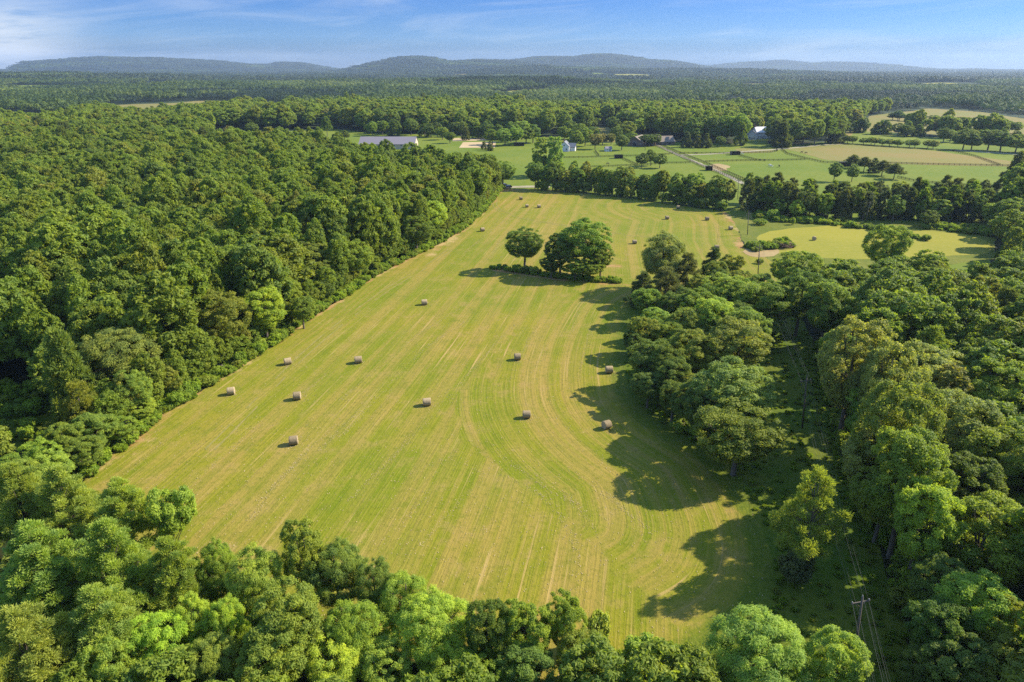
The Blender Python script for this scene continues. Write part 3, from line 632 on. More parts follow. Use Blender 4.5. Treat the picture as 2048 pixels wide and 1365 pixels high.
for q_, pts in enumerate([[(1004, 392), (985, 408), (1000, 425), (1060, 441), (1130, 452), (1230, 468), (1330, 478)], [(900, 500), (860, 530), (780, 575), (690, 640), (600, 715), (520, 800), (420, 900)]]): track(pts, q_)
# ------------------------------------------------------------------ planting
trees = []           # (x, y, crown radius) of what stands already
used_labels = {}
def uniq(lab):
    assert lab not in used_labels, lab
    used_labels[lab] = 1; return lab
KNAME = {'oak': 'broadleaf_tree', 'oak_mid': 'broadleaf_tree', 'feather': 'broadleaf_tree', 'open': 'broadleaf_tree', 'pine': 'pine_tree', 'pine_mid': 'pine_tree', 'scrubpine': 'pine_tree', 'cedar': 'cedar_tree', 'cedar_mid': 'cedar_tree',
         'poplar': 'poplar_tree', 'shrub': 'shrub', 'vine': 'shrub', 'dead': 'dead_tree'}
KWORD = {'oak': 'tree', 'oak_mid': 'tree', 'feather': 'feathery tree', 'open': 'sparse tree', 'pine': 'pine', 'pine_mid': 'pine', 'scrubpine': 'thin pine', 'cedar': 'cedar', 'cedar_mid': 'cedar', 'poplar': 'poplar', 'shrub': 'shrub', 'vine': 'viny thicket', 'dead': 'bare dead tree'}
KCAT = {'broadleaf_tree': 'tree', 'pine_tree': 'pine', 'cedar_tree': 'cedar', 'poplar_tree': 'poplar', 'shrub': 'shrub', 'dead_tree': 'dead tree'}
prg = np.random.default_rng(99)
def plant(kind, x, y, h, r, tone='mid', label=None, group=None, zone='', var=None):
    P = KIND[kind][var if var is not None else int(prg.integers(len(KIND[kind])))]
    nm = KNAME[kind]
    px, py, dep = project(x, y, h * .7)
    if label is None:
        fmt = ''
        size = '' if kind == 'open' or tone in ('bright', 'pale') else 'tall' if h > 17 else 'small' if h < 9 else 'broad' if r > 5.3 else 'mid-sized'
        if kind in ('shrub', 'vine', 'dead'): size = 'low' if h < 4 else 'tall'
        t = TNAME[tone] if kind != 'dead' else 'grey'
        for dec in (0, 1, 2):
            label = f'{size}{" " if size else ""}{t} {KWORD[kind]} {zone}, {px / PW * 100:.{dec}f}% across, {py / PH * 100:.{dec}f}% down'
            if label not in used_labels: break
    o = root(nm, uniq(label), KCAT[nm], (x, y, 0), float(prg.uniform(0, 6.28)), group)
    sx = r / P.r; sz = h / P.h
    o.scale = (sx * prg.uniform(.94, 1.06), sx * prg.uniform(.94, 1.06), sz)
    c = obj('crown' if kind != 'dead' else 'limbs', P.crown['i'], o)
    col = np.array(TONES[tone]) * prg.normal(1, .07) * np.array((prg.normal(1, .05), 1, prg.normal(1, .08)))
    col = col * (1.25 if zone == 'in the near wood' else 1.10)
    c.color = (*np.clip(col, .005, 1), 1)
    obj('trunk', P.trunk, o)
    trees.append((x, y, r)); return o
def at_top(kind, px, py, h, rpx, tone, label=None, group=None, zone='', var=None):
    x, y = G(px, py, h * .95)
    dep = project(x, y, h * .6)[2]
    return plant(kind, x, y, h, rpx * dep / F, tone, label, group, zone, var)

FG = 'trees along the near edge of the hay field'
zf = 'in the near wood'
for k, px, py, h, rp, tone, lab, var in [
    ('pine', 60, 1065, 17, 78, 'pine', 'bushy soft green pine standing at the left border of the near wood', 0),
    ('pine', 112, 945, 16, 62, 'pine', 'pine at the near wood\'s far left corner, its top level with the field corner', 1),
    ('pine', 205, 1055, 17, 76, 'pine', 'full round headed pine, second from the left border of the near wood', 1),
    ('pine', 20, 940, 16, 60, 'pine', None, 0), ('pine', 235, 975, 15, 60, 'pine', None, 0), ('pine', 30, 1230, 15, 95, 'pine', None, 1), ('pine', 190, 1190, 14, 75, 'pine', None, 0),
    ('open', 325, 972, 15, 52, 'mid', 'thin crowned green tree jutting into the field at its lower left corner', 0),
    ('pine', 335, 1090, 14, 55, 'pine', None, 0),
    ('feather', 420, 1082, 12, 42, 'mid', None, 0), ('feather', 505, 1098, 13, 66, 'light', None, 1),
    ('oak', 600, 1030, 16, 50, 'olive', 'dark narrow topped tree rising alone above the near wood into the field', 1),
    ('feather', 665, 1088, 12, 60, 'teal', None, 0), ('feather', 745, 1120, 11, 48, 'teal', 'flat bluish tree beside the field, right of the dark narrow topped tree', 1),
    ('oak', 570, 1170, 14, 78, 'mid', None, 0), ('feather', 375, 1190, 11, 42, 'bright', None, 1), ('feather', 440, 1195, 11, 45, 'bright', None, 0), ('feather', 300, 1235, 11, 75, 'bright', None, 0),
    ('feather', 700, 1205, 11, 66, 'light', None, 0), ('feather', 805, 1150, 11, 55, 'light', None, 1), ('feather', 865, 1195, 11, 82, 'bright', None, 0), ('oak', 200, 1280, 11, 58, 'light', None, 2),
    ('oak', 540, 1270, 11, 75, 'mid', None, 3), ('feather', 410, 1275, 10, 62, 'light', None, 0), ('feather', 660, 1275, 9, 66, 'bright', None, 1), ('oak', 760, 1290, 8, 60, 'light', None, 0), ('feather', 900, 1290, 8, 62, 'light', None, 1),
    ('oak', 972, 1208, 12, 55, 'dark', 'dark tree standing just left of the twin green trees at the near field edge', 2), ('oak', 1050, 1195, 12, 58, 'mid', 'taller left tree of the two at the near field edge, bottom centre', 1), ('oak', 1130, 1185, 11, 48, 'mid', 'right tree of the two at the near field edge, bottom centre', 0),
    ('shrub', 1198, 1232, 5, 28, 'pale', 'small pale grey green shrub at the right end of the bottom tree line', 0), ('oak', 1170, 1275, 8, 60, 'olive', None, 2), ('oak', 1050, 1300, 8, 66, 'dark', None, 3), ('oak', 980, 1310, 7, 58, 'mid', None, 0),
    ('vine', 1290, 1275, 6, 45, 'light', 'bright vine covered thicket at the bottom of the field in front of the dappled shade', 0), ('vine', 1355, 1300, 5, 45, 'mid', None, 0), ('vine', 1240, 1330, 4, 50, 'dark', None, 0), ('vine', 1410, 1320, 4, 45, 'dark', None, 0),
    ('feather', 1530, 1242, 12, 105, 'light', 'large feathery light green tree at the bottom edge, left of the power pole', 0), ('oak', 1690, 1275, 11, 68, 'light', 'rounded light green tree at the bottom edge beneath the power pole', 2), ('vine', 1455, 1330, 4, 50, 'mid', None, 0),
]: at_top(k, px, py, h, rp, tone, lab, FG, zf, var)

BG_ = 'trees between the field and the power line'; zb = 'in the tree belt'
for k, px, py, h, rp, tone, lab, var in [
    ('feather', 1330, 462, 20, 52, 'pale', 'tall pale ragged tree rising at the head of the tree belt by the lone cluster', 0), ('cedar', 1288, 548, 10, 30, 'cedar', 'short dark cedar at the field edge below the tall pale ragged tree', 0),
    ('cedar', 1378, 512, 14, 32, 'cedar', None, 1), ('cedar', 1335, 540, 13, 40, 'cedar', None, 1), ('cedar', 1430, 500, 13, 28, 'cedar', 'pointed dark cedar standing against the far mown field, right of the pale ragged tree', 0), ('open', 1470, 510, 12, 30, 'olive', None, 0),
    ('oak', 1455, 548, 14, 55, 'light', None, 0), ('oak', 1400, 575, 13, 42, 'mid', None, 1), ('oak', 1540, 568, 15, 68, 'mid', 'big round tree at the far right corner of the tree belt, above the wires', 2), ('oak', 1495, 560, 13, 45, 'mid', None, 0),
    ('oak', 1435, 600, 13, 48, 'bright', None, 3), ('oak', 1370, 610, 12, 38, 'olive', None, 1), ('oak', 1312, 618, 9, 36, 'light', None, 2), ('oak', 1500, 620, 13, 48, 'mid', None, 3),
    ('oak', 1305, 680, 12, 52, 'teal', 'rounded bluish green tree leaning over the field edge by the dead snag', 0), ('oak', 1270, 660, 8, 26, 'dark', None, 1), ('oak', 1345, 690, 12, 48, 'dark', None, 2),
    ('oak', 1400, 655, 15, 60, 'olive', None, 1), ('oak', 1480, 648, 16, 75, 'olive', None, 3), ('oak', 1470, 728, 16, 84, 'pale', 'large pale crowned oak in the lower part of the tree belt beside the corridor', 2), ('oak', 1405, 760, 13, 56, 'dark', None, 1),
    ('oak', 1485, 812, 14, 96, 'olive', 'lowest big oak of the tree belt, its branches hanging toward the shaded field', 0), ('oak', 1300, 740, 9, 40, 'dark', None, 1), ('oak', 1350, 765, 9, 40, 'dark', None, 2),
    ('scrubpine', 1640, 952, 17, 62, 'pine', 'lone thin topped pine standing by the corridor above the near power pole', 0), ('vine', 1600, 1110, 5, 40, 'cedar', None, 0), ('shrub', 1410, 850, 2.5, 40, 'bright', None, 0), ('shrub', 1370, 840, 2, 36, 'light', None, 1), ('dead', 1296, 655, 9, 24, 'pale', 'white bare snag poking out of the tree belt at the field edge', 0),
    ('dead', 1355, 575, 11, 22, 'pale', None, 1),
]: at_top(k, px, py, h, rp, tone, lab, BG_, zb, var)

RG = 'trees at the front of the right wood'; zr = 'in the right wood'
for k, px, py, h, rp, tone, lab, var in [
    ('oak', 1728, 632, 26, 86, 'pale', None, 0), ('oak', 1600, 495, 17, 55, 'mid', None, 1), ('oak', 1612, 545, 18, 56, 'dark', None, 2), ('oak', 1665, 565, 18, 58, 'mid', None, 3), ('oak', 1695, 655, 15, 50, 'mid', None, 1), ('oak', 1735, 700, 15, 56, 'dark', None, 2),
    ('oak', 1800, 675, 25, 80, 'pale', None, 0), ('oak', 1755, 775, 15, 56, 'light', None, 3), ('oak', 1825, 770, 24, 88, 'olive', None, 2), ('oak', 1880, 690, 18, 85, 'pale', None, 1), ('oak', 1770, 850, 17, 84, 'pale', None, 0), ('oak', 1840, 870, 21, 92, 'mid', None, 3), ('oak', 1785, 930, 14, 66, 'mid', None, 1),
    ('oak', 1930, 790, 18, 92, 'pale', None, 2), ('oak', 2010, 720, 18, 88, 'mid', None, 0), ('oak', 1940, 900, 16, 84, 'dark', None, 1), ('oak', 2030, 860, 17, 90, 'mid', None, 2),
    ('oak', 1868, 968, 17, 72, 'bright', 'lone bright yellow green crown standing out of the dark right wood', 3), ('oak', 2000, 1000, 16, 105, 'mid', None, 0), ('oak', 1895, 1105, 12, 62, 'teal', None, 1), ('oak', 1975, 1165, 13, 90, 'light', None, 2), ('oak', 2045, 1200, 13, 70, 'olive', None, 0), ('oak', 1890, 1210, 11, 70, 'dark', None, 3), ('oak', 1950, 1290, 11, 80, 'dark', None, 1), ('oak', 2040, 1300, 11, 80, 'olive', None, 2), ('oak', 1870, 1310, 8, 60, 'dark', None, 0),
    ('oak', 1785, 452, 19, 48, 'mid', 'tall rounded tree topping the right wood in front of the side meadow', 2),
]: at_top(k, px, py, h, rp, tone, lab, RG, zr, var)

LG = 'trees at the front of the left wood'; zl = 'in the left wood'
for k, px, py, h, rp, tone, lab, var in [
    ('feather', 222, 652, 17, 76, 'pale', 'pale willow like tree leaning out of the left wood near its lower end', 0), ('cedar', 150, 770, 12, 42, 'olive', 'olive cedar standing before the grassy glade at the left border', 1), ('oak', 70, 880, 9, 42, 'light', None, 0), ('oak', 5, 905, 10, 46, 'mid', None, 1), ('oak', 118, 850, 9, 40, 'mid', None, 2), ('oak', 180, 830, 9, 44, 'mid', None, 3), ('oak', 225, 828, 7, 38, 'mid', None, 1), ('oak', 165, 878, 7, 42, 'mid', None, 2),
    ('oak', 95, 905, 8, 46, 'light', None, 0), ('oak', 25, 930, 9, 50, 'light', None, 3), ('oak', 255, 745, 11, 44, 'light', None, 2), ('oak', 270, 795, 6, 36, 'bright', None, 1), ('oak', 318, 725, 8, 38, 'mid', None, 0), ('oak', 430, 580, 18, 62, 'olive', None, 0), ('oak', 520, 580, 15, 50, 'bright', 'bright leafy tree at the left wood edge above the first bale', 3), ('oak', 600, 590, 10, 30, 'mid', None, 1), ('oak', 565, 555, 13, 40, 'mid', None, 2),
    ('oak', 620, 480, 17, 48, 'olive', None, 1), ('oak', 700, 480, 15, 45, 'mid', None, 0), ('oak', 520, 425, 17, 40, 'olive', None, 2), ('oak', 830, 430, 15, 36, 'mid', None, 0), ('oak', 900, 370, 18, 34, 'olive', None, 1), ('oak', 860, 400, 17, 36, 'bright', None, 2), ('oak', 960, 330, 17, 34, 'mid', None, 3), ('oak', 1005, 322, 16, 30, 'mid', 'last tree of the left wood, over the field\'s far corner', 0),
    ('dead', 357, 588, 14, 34, 'pale', 'bare pale trunked tree in a dark gap of the left wood', 0), ('dead', 606, 320, 18, 26, 'pale', 'grey leafless crown far back in the left wood', 1), ('dead', 318, 640, 14, 20, 'pale', 'thin bare trunk beside the pale trunked snag in the left wood', 1),
]: at_top(k, px, py, h, rp, tone, lab, LG, zl, var)

# the lone cluster in the middle of the field
CG = 'trees of the lone cluster in the hay field'
def at_base(kind, px, py, h, r, tone, label=None, group=None, zone='', var=None):
    x, y = G(px, py); return plant(kind, x, y, h, r, tone, label, group, zone, var)
at_base('oak', 1049, 540, 15.5, 7.1, 'dark', 'left dark round oak of the lone cluster in the hay field', CG, var=0)
at_base('oak', 1120, 552, 15.5, 6.0, 'dark', 'dark left half of the big double tree in the lone field cluster', CG, var=1)
at_base('oak', 1168, 548, 19, 9.4, 'mid', 'tallest and broadest tree of the lone cluster in the hay field', CG, var=2)
at_base('oak', 1200, 556, 11, 4.6, 'mid', 'low right flank tree of the lone cluster in the hay field', CG, var=3)
for q_, (px, py) in enumerate(((1034, 545), (1050, 547), (1066, 548))): at_base('shrub', px, py, 2.6, 2.2, ('mid', 'dark', 'light')[q_], None, 'bushes under the lone cluster', 'under the lone cluster')
at_base('oak', 1102, 556, 7.5, 4.4, 'dark', 'low dark tree filling the gap beneath the double tree of the lone cluster', CG, var=3)
at_base('oak', 1180, 562, 8, 4.8, 'mid', 'low mid green tree at the right front foot of the lone cluster', CG, var=0)
at_base('oak', 1150, 560, 8, 4.6, 'light', 'short bushy tree under the front of the lone cluster', CG, var=1)

# hedgerows, pasture trees and the trees around the farm
HG = 'hedgerow trees behind the hay field'
hr = np.random.default_rng(8)
def row(pts, n, kinds, h, r, tones, group, zone, depth=6.0):
    L = smooth_line(poly(*pts), 1.0, False, 2); m = len(L)
    for q in range(n):
        p = L[int((q + hr.uniform(.2, .8)) / n * (m - 1))] + np.array((hr.normal(0, 1.0), hr.uniform(0, depth)))
        plant(kinds[int(hr.integers(len(kinds)))], p[0], p[1], hr.uniform(*h), hr.uniform(*r), tones[int(hr.integers(len(tones)))], None, group, zone)
row([(1072, 380), (1180, 387), (1300, 401), (1400, 415), (1470, 424)], 28, ['oak_mid'], (11, 16.5), (4.6, 6.2), ['dark', 'mid', 'mid', 'olive'], HG, 'in the far hedge', 10)
row([(1072, 381), (1180, 388), (1300, 402), (1400, 416), (1460, 424)], 24, ['shrub'], (4, 6.5), (3.4, 4.6), ['dark', 'mid', 'olive'], HG, 'at the far hedge foot', 2)
row([(1500, 424), (1600, 440), (1720, 446), (1850, 447), (1985, 444)], 30, ['cedar_mid', 'cedar_mid', 'pine_mid', 'oak_mid'], (12, 17), (3.6, 5.2), ['cedar', 'cedar', 'dark', 'mid'], HG, 'in the cedar hedgerow', 10)
row([(1490, 408), (1600, 420), (1720, 424), (1850, 424), (1985, 420)], 26, ['cedar_mid', 'cedar_mid', 'oak_mid'], (12, 16.5), (3.6, 5.2), ['cedar', 'dark', 'cedar', 'mid'], HG, 'in the cedar hedgerow', 12)
for px, py, h, r, t in [(1560, 434, 9, 4.5, 'light'), (1592, 440, 9, 4.4, 'bright'), (1640, 438, 10, 3.6, 'light'), (1872, 446, 11, 5.6, 'light'), (1855, 456, 8, 4.2, 'dark'), (1930, 440, 10, 4.5, 'light')]: at_base('oak_mid', px, py, h, r, t, None, HG, 'before the cedar hedgerow')
row([(1995, 470), (2048, 480), (2100, 485)], 6, ['oak_mid'], (12, 15), (5, 6), ['dark', 'mid'], HG, 'at the hedgerow end', 16)
row([(1990, 430), (2050, 432), (2110, 436)], 5, ['oak_mid', 'cedar_mid'], (8, 12), (4, 5), ['dark', 'mid'], HG, 'at the hedgerow end', 10)
row([(1150, 366), (1145, 372), (1165, 374)], 2, ['oak_mid'], (11, 14), (3.4, 4.4), ['mid', 'olive'], HG, 'in the hedge gap', 4)
PG = 'trees scattered over the horse pastures'
for i_, (px, py, h, r, lab) in enumerate([(1080, 352, 24, 4.4, 'left one of the two tall columnar poplars above the hedge'), (1109, 354, 25, 4.8, 'right, slightly broader one of the two tall columnar poplars')]): at_base('poplar', px, py, h, r * 1.1, 'light', lab, 'two tall poplars', var=i_)
for px, py, h, r, t, k in [(1283, 336, 10.5, 5.0, 'dark', 'oak_mid'), (1301, 332, 11.5, 4.6, 'dark', 'oak_mid'), (1319, 337, 10.5, 5.0, 'dark', 'oak_mid'), (1243, 301, 13, 7, 'dark', 'oak_mid'), (1190, 299, 13, 6.5, 'rust', 'oak_mid'),
                        (1010, 292, 15, 8, 'light', 'oak_mid'), (985, 290, 14, 8, 'mid', 'oak_mid'), (1022, 284, 18, 9, 'mid', 'oak_mid'), (1066, 286, 17, 8, 'dark', 'oak_mid'), (1044, 280, 18, 9, 'light', 'oak_mid'), (1160, 286, 17, 9, 'mid', 'oak_mid'), (1140, 279, 17, 9, 'dark', 'oak_mid'), (1186, 284, 14, 7, 'dark', 'oak_mid'), (1232, 284, 14, 7, 'dark', 'oak_mid'), (1032, 291, 16, 8, 'light', 'oak_mid'), (1052, 288, 15, 8, 'mid', 'oak_mid'), (1152, 298, 15, 9, 'mid', 'oak_mid'), (1170, 293, 15, 8, 'mid', 'oak_mid'), (1128, 284, 14, 8, 'mid', 'oak_mid'), (1205, 290, 10, 6, 'rust', 'oak_mid'), (1222, 290, 10, 5, 'rust', 'oak_mid'), (1252, 278, 17, 10, 'mid', 'oak_mid'),
                        (1283, 292, 9, 6, 'dark', 'oak_mid'), (1298, 293, 10, 7, 'dark', 'oak_mid'), (1312, 292, 10, 6, 'dark', 'oak_mid'), (1262, 290, 11, 6, 'mid', 'oak_mid'), (1372, 295, 13, 5, 'cedar', 'cedar_mid'), (1394, 296, 11, 4.5, 'cedar', 'cedar_mid'), (1412, 296, 12, 4.5, 'cedar', 'cedar_mid'), (1440, 294, 9, 5, 'dark', 'oak_mid'),
                        (1385, 288, 24, 10, 'dark', 'oak_mid'), (1405, 286, 24, 10, 'dark', 'oak_mid'), (1425, 288, 24, 10, 'dark', 'oak_mid'), (1452, 288, 25, 11, 'mid', 'oak_mid'), (1475, 289, 26, 11, 'mid', 'oak_mid'), (1481, 292, 20, 6, 'dark', 'cedar_mid'),
                        (1547, 294, 22, 8, 'cedar', 'pine_mid'), (1562, 295, 21, 9, 'cedar', 'cedar_mid'), (1585, 292, 22, 9, 'dark', 'oak_mid'), (1605, 290, 24, 11, 'mid', 'oak_mid'), (1628, 291, 22, 9, 'mid', 'oak_mid'), (1650, 288, 24, 9, 'dark', 'pine_mid'), (1672, 287, 20, 8, 'cedar', 'cedar_mid'), (1575, 286, 22, 10, 'mid', 'oak_mid'),
                        (1925, 300, 17, 10, 'dark', 'oak_mid'), (1942, 301, 14, 8, 'dark', 'oak_mid'), (1975, 301, 17, 10, 'dark', 'oak_mid'), (2000, 303, 16, 10, 'dark', 'oak_mid'), (2030, 306, 15, 10, 'mid', 'oak_mid'), (2060, 306, 15, 10, 'dark', 'oak_mid'),
                        (1667, 364, 12, 4.6, 'teal', 'oak_mid'), (1703, 364, 11, 4.2, 'teal', 'oak_mid'), (1704, 337, 9, 4.4, 'cedar', 'pine_mid'), (1727, 344, 9.5, 4.2, 'cedar', 'pine_mid'), (1746, 346, 9.5, 3.6, 'cedar', 'cedar_mid'), (1763, 352, 9.5, 5, 'cedar', 'pine_mid'), (1787, 359, 9.5, 5, 'cedar', 'pine_mid'),
                        (2022, 386, 22, 5.0, 'cedar', 'pine_mid'), (2004, 386, 12, 5, 'cedar', 'cedar_mid'), (2040, 388, 13, 5, 'dark', 'cedar_mid'),
                        (457, 272, 10, 4, 'rust', 'oak_mid'), (506, 272, 13, 7, 'dark', 'oak_mid'), (655, 274, 19, 5, 'dark', 'pine_mid'), (548, 280, 9, 7, 'dark', 'oak_mid'), (575, 280, 8, 6, 'dark', 'oak_mid'), (630, 280, 9, 6, 'dark', 'oak_mid'), (690, 281, 9, 6, 'dark', 'oak_mid'), (740, 268, 10, 8, 'dark', 'oak_mid'), (790, 268, 14, 9, 'dark', 'oak_mid'), (830, 268, 13, 8, 'dark', 'oak_mid'), (862, 275, 13, 8, 'dark', 'oak_mid'), (885, 280, 12, 7, 'mid', 'oak_mid'), (900, 287, 10, 6.5, 'dark', 'oak_mid'), (932, 281, 12, 4, 'cedar', 'cedar_mid'), (990, 278, 12, 5, 'dark', 'oak_mid'), (970, 272, 12, 7, 'dark', 'oak_mid'),
                        (968, 300, 7, 2.4, 'cedar', 'cedar_mid'), (980, 302, 8, 2.8, 'cedar', 'cedar_mid')]:
    at_base(k, px, py, h, r, t, None, PG, 'on the farm pastures')
row([(1690, 287), (1760, 292), (1875, 299)], 12, ['oak_mid'], (6, 7.5), (4.4, 5.6), ['pale', 'light', 'mid'], 'row of small orchard trees', 'in the orchard row', 2)
BGp = 'trees in the hedgerows behind the farm'
row([(432, 263), (600, 260), (690, 257), (760, 264), (1000, 268)], 17, ['oak_mid'], (17, 24), (8, 11.5), ['dark', 'mid', 'mid', 'olive', 'rust'], BGp, 'behind the green strip', 30)
row([(1000, 268), (1120, 262), (1290, 270)], 8, ['oak_mid'], (15, 21), (8, 10), ['dark', 'mid', 'light'], BGp, 'behind the farmhouse', 25)
row([(730, 272), (900, 275), (1010, 282)], 11, ['oak_mid', 'oak_mid', 'cedar_mid'], (11, 18), (6, 9), ['dark', 'mid'], BGp, 'near the riding arenas', 15)
row([(1690, 264), (1760, 270), (1860, 277)], 11, ['oak_mid', 'cedar_mid'], (11, 16), (6, 8), ['dark', 'dark', 'teal'], BGp, 'in the back hedge', 20)
row([(1780, 240), (1840, 246), (1880, 250)], 7, ['oak_mid'], (9, 13), (7, 9), ['dark', 'dark'], BGp, 'in the upper back hedge', 20)
row([(1900, 254), (1980, 262), (2080, 274)], 10, ['oak_mid'], (10, 15), (7, 9), ['dark', 'mid'], BGp, 'in the right back hedge', 20)
row([(1880, 285), (1990, 290), (2080, 296)], 8, ['oak_mid'], (11, 15), (6, 8), ['dark', 'mid'], BGp, 'behind the big pasture oaks', 15)

# left and right woods: nearest trees one by one, the others as woodland
def grid_fill(x0, x1, y0, y1, sp, rg, jit=.36):
    gx, gy = np.meshgrid(np.arange(x0, x1, sp), np.arange(y0, y1, sp)); gx = gx + (np.arange(gx.shape[0]) % 2)[:, None] * sp / 2
    P = np.stack([gx.ravel(), gy.ravel()], 1); return P + rg.uniform(-jit, jit, P.shape) * sp
fr = np.random.default_rng(21)
P = grid_fill(-520, 560, 6, 1080, 7.3, fr, .46)
ok = np.hypot(P[:, 0], P[:, 1]) > 14
ok &= np.abs(P[:, 0]) < np.maximum(P[:, 1], 40) * .92 + 40
for pg in CLEARS:
    i_ = np.where(ok)[0]; sub = P[i_]
    bad = inside(sub, pg) | (seg_dist(sub, pg, True)[0] < (2.6 if pg is FIELD or pg is CORRIDOR else 3.5))
    ok[i_[bad]] = False
P = P[ok]
T0 = np.array(trees)
keep = np.ones(len(P), bool)
for tx, ty, tr in T0: keep &= np.hypot(P[:, 0] - tx, P[:, 1] - ty) > max(2.5, tr * .85)
P = P[keep]
Pb = grid_fill(20, 120, 60, 240, 7.0, fr); Pb = Pb[inside(Pb, BAND)]
kb = np.ones(len(Pb), bool)
for tx, ty, tr in T0: kb &= np.hypot(Pb[:, 0] - tx, Pb[:, 1] - ty) > max(2.5, tr * .9)
for x, y in Pb[kb]: plant('oak', x, y, fr.uniform(8, 11.5), fr.uniform(3.6, 4.8), ['mid', 'dark', 'olive'][int(fr.integers(3))], None, BG_, zb)
D = np.hypot(P[:, 0], P[:, 1])
hh = np.where((P[:, 0] < 15) & (P[:, 1] > 135), fr.uniform(17, 23, len(P)), fr.uniform(13.5, 19.5, len(P))); rr_ = np.clip(fr.normal(5.4, 1.45, len(P)), 3.0, 9.0); hh = hh * (1 + .10 * np.sin(P[:, 0] / 19 + 2 * np.sin(P[:, 1] / 27)) * np.sin(P[:, 1] / 23)) * (.80 + .045 * rr_)
near_front = (P[:, 1] < 92) & (P[:, 0] < 30); hh[near_front] = fr.uniform(7.5, 11, near_front.sum()); rr_[near_front] = fr.uniform(3.4, 4.4, near_front.sum())
back = (P[:, 1] > 545) & (P[:, 1] < 900) & (P[:, 0] > -330); thin = back & (fr.random(len(P)) < .62); hh[back] = fr.uniform(17, 27, back.sum()); rr_[back] = fr.uniform(6.5, 10.5, back.sum()); hh[thin] = .01; rr_[thin] = .01
near_r = (P[:, 1] < 120) & (P[:, 0] > 30); hh[near_r] *= .92
hh[(P[:, 0] > 30) & (P[:, 1] < 230) & (seg_dist(P, CORRIDOR, True)[0] < 5.5) & (P[:, 1] > 45)] = .01
rim = near_r & (seg_dist(P, CORRIDOR, True)[0] > 5.5) & (seg_dist(P, CORRIDOR, True)[0] < 16) & (P[:, 1] > 52) & (P[:, 1] < 150); hh[rim] = fr.uniform(23, 27, rim.sum()); rr_[rim] = fr.uniform(4.6, 5.8, rim.sum())
dF = seg_dist(P, FIELD, True)[0]; edge = (dF < 9) & ~near_front & (P[:, 1] < 150); hh[edge] *= .72; kd = ~((dF < 9.5) & (P[:, 0] < -20) & (P[:, 1] < 112)) & ~((dF < 3.6) & (P[:, 0] < 10) & (P[:, 1] < 385)); hh[~kd] = .01
pxl = np.array([project(x, y, h * .8) for (x, y), h in zip(P, hh)])
infr = (pxl[:, 0] > -60) & (pxl[:, 0] < PW + 60) & (pxl[:, 1] < PH + 120)
n_named = len([o for o in bpy.data.objects if o.name.startswith('broadleaf_tree')])
QUOTA = max(0, 296 - n_named)
rf_ = (P[:, 0] > 60) & (P[:, 1] > 165) & (P[:, 1] < 300); hh[rf_] = np.minimum(hh[rf_], fr.uniform(12.5, 15.5, rf_.sum()))
bf_ = (P[:, 1] > 400) & (P[:, 1] < 485) & (P[:, 0] > -125) & (P[:, 0] < -15); hh[bf_] = np.minimum(hh[bf_], fr.uniform(15, 18.5, bf_.sum()))
hh[(P[:, 0] < -58) & (P[:, 1] > 97) & (P[:, 1] < 114)] = .01
order = np.argsort(np.where(infr & (hh > 1), D, 1e9))[:QUOTA]
single = np.zeros(len(P), bool); single[order] = True
tone_p = ['mid', 'mid', 'dark', 'olive', 'light', 'mid', 'light', 'pale', 'bright', 'dark']
for i_ in np.where(single)[0]:
    x, y = P[i_]; left = x < 0
    zn = zf if near_front[i_] else (zl if left else zr)
    plant('oak' if D[i_] < 175 else 'oak_mid', x, y, hh[i_], rr_[i_], tone_p[int(fr.integers(10))], None, FG if near_front[i_] else (LG if left else RG), zn)

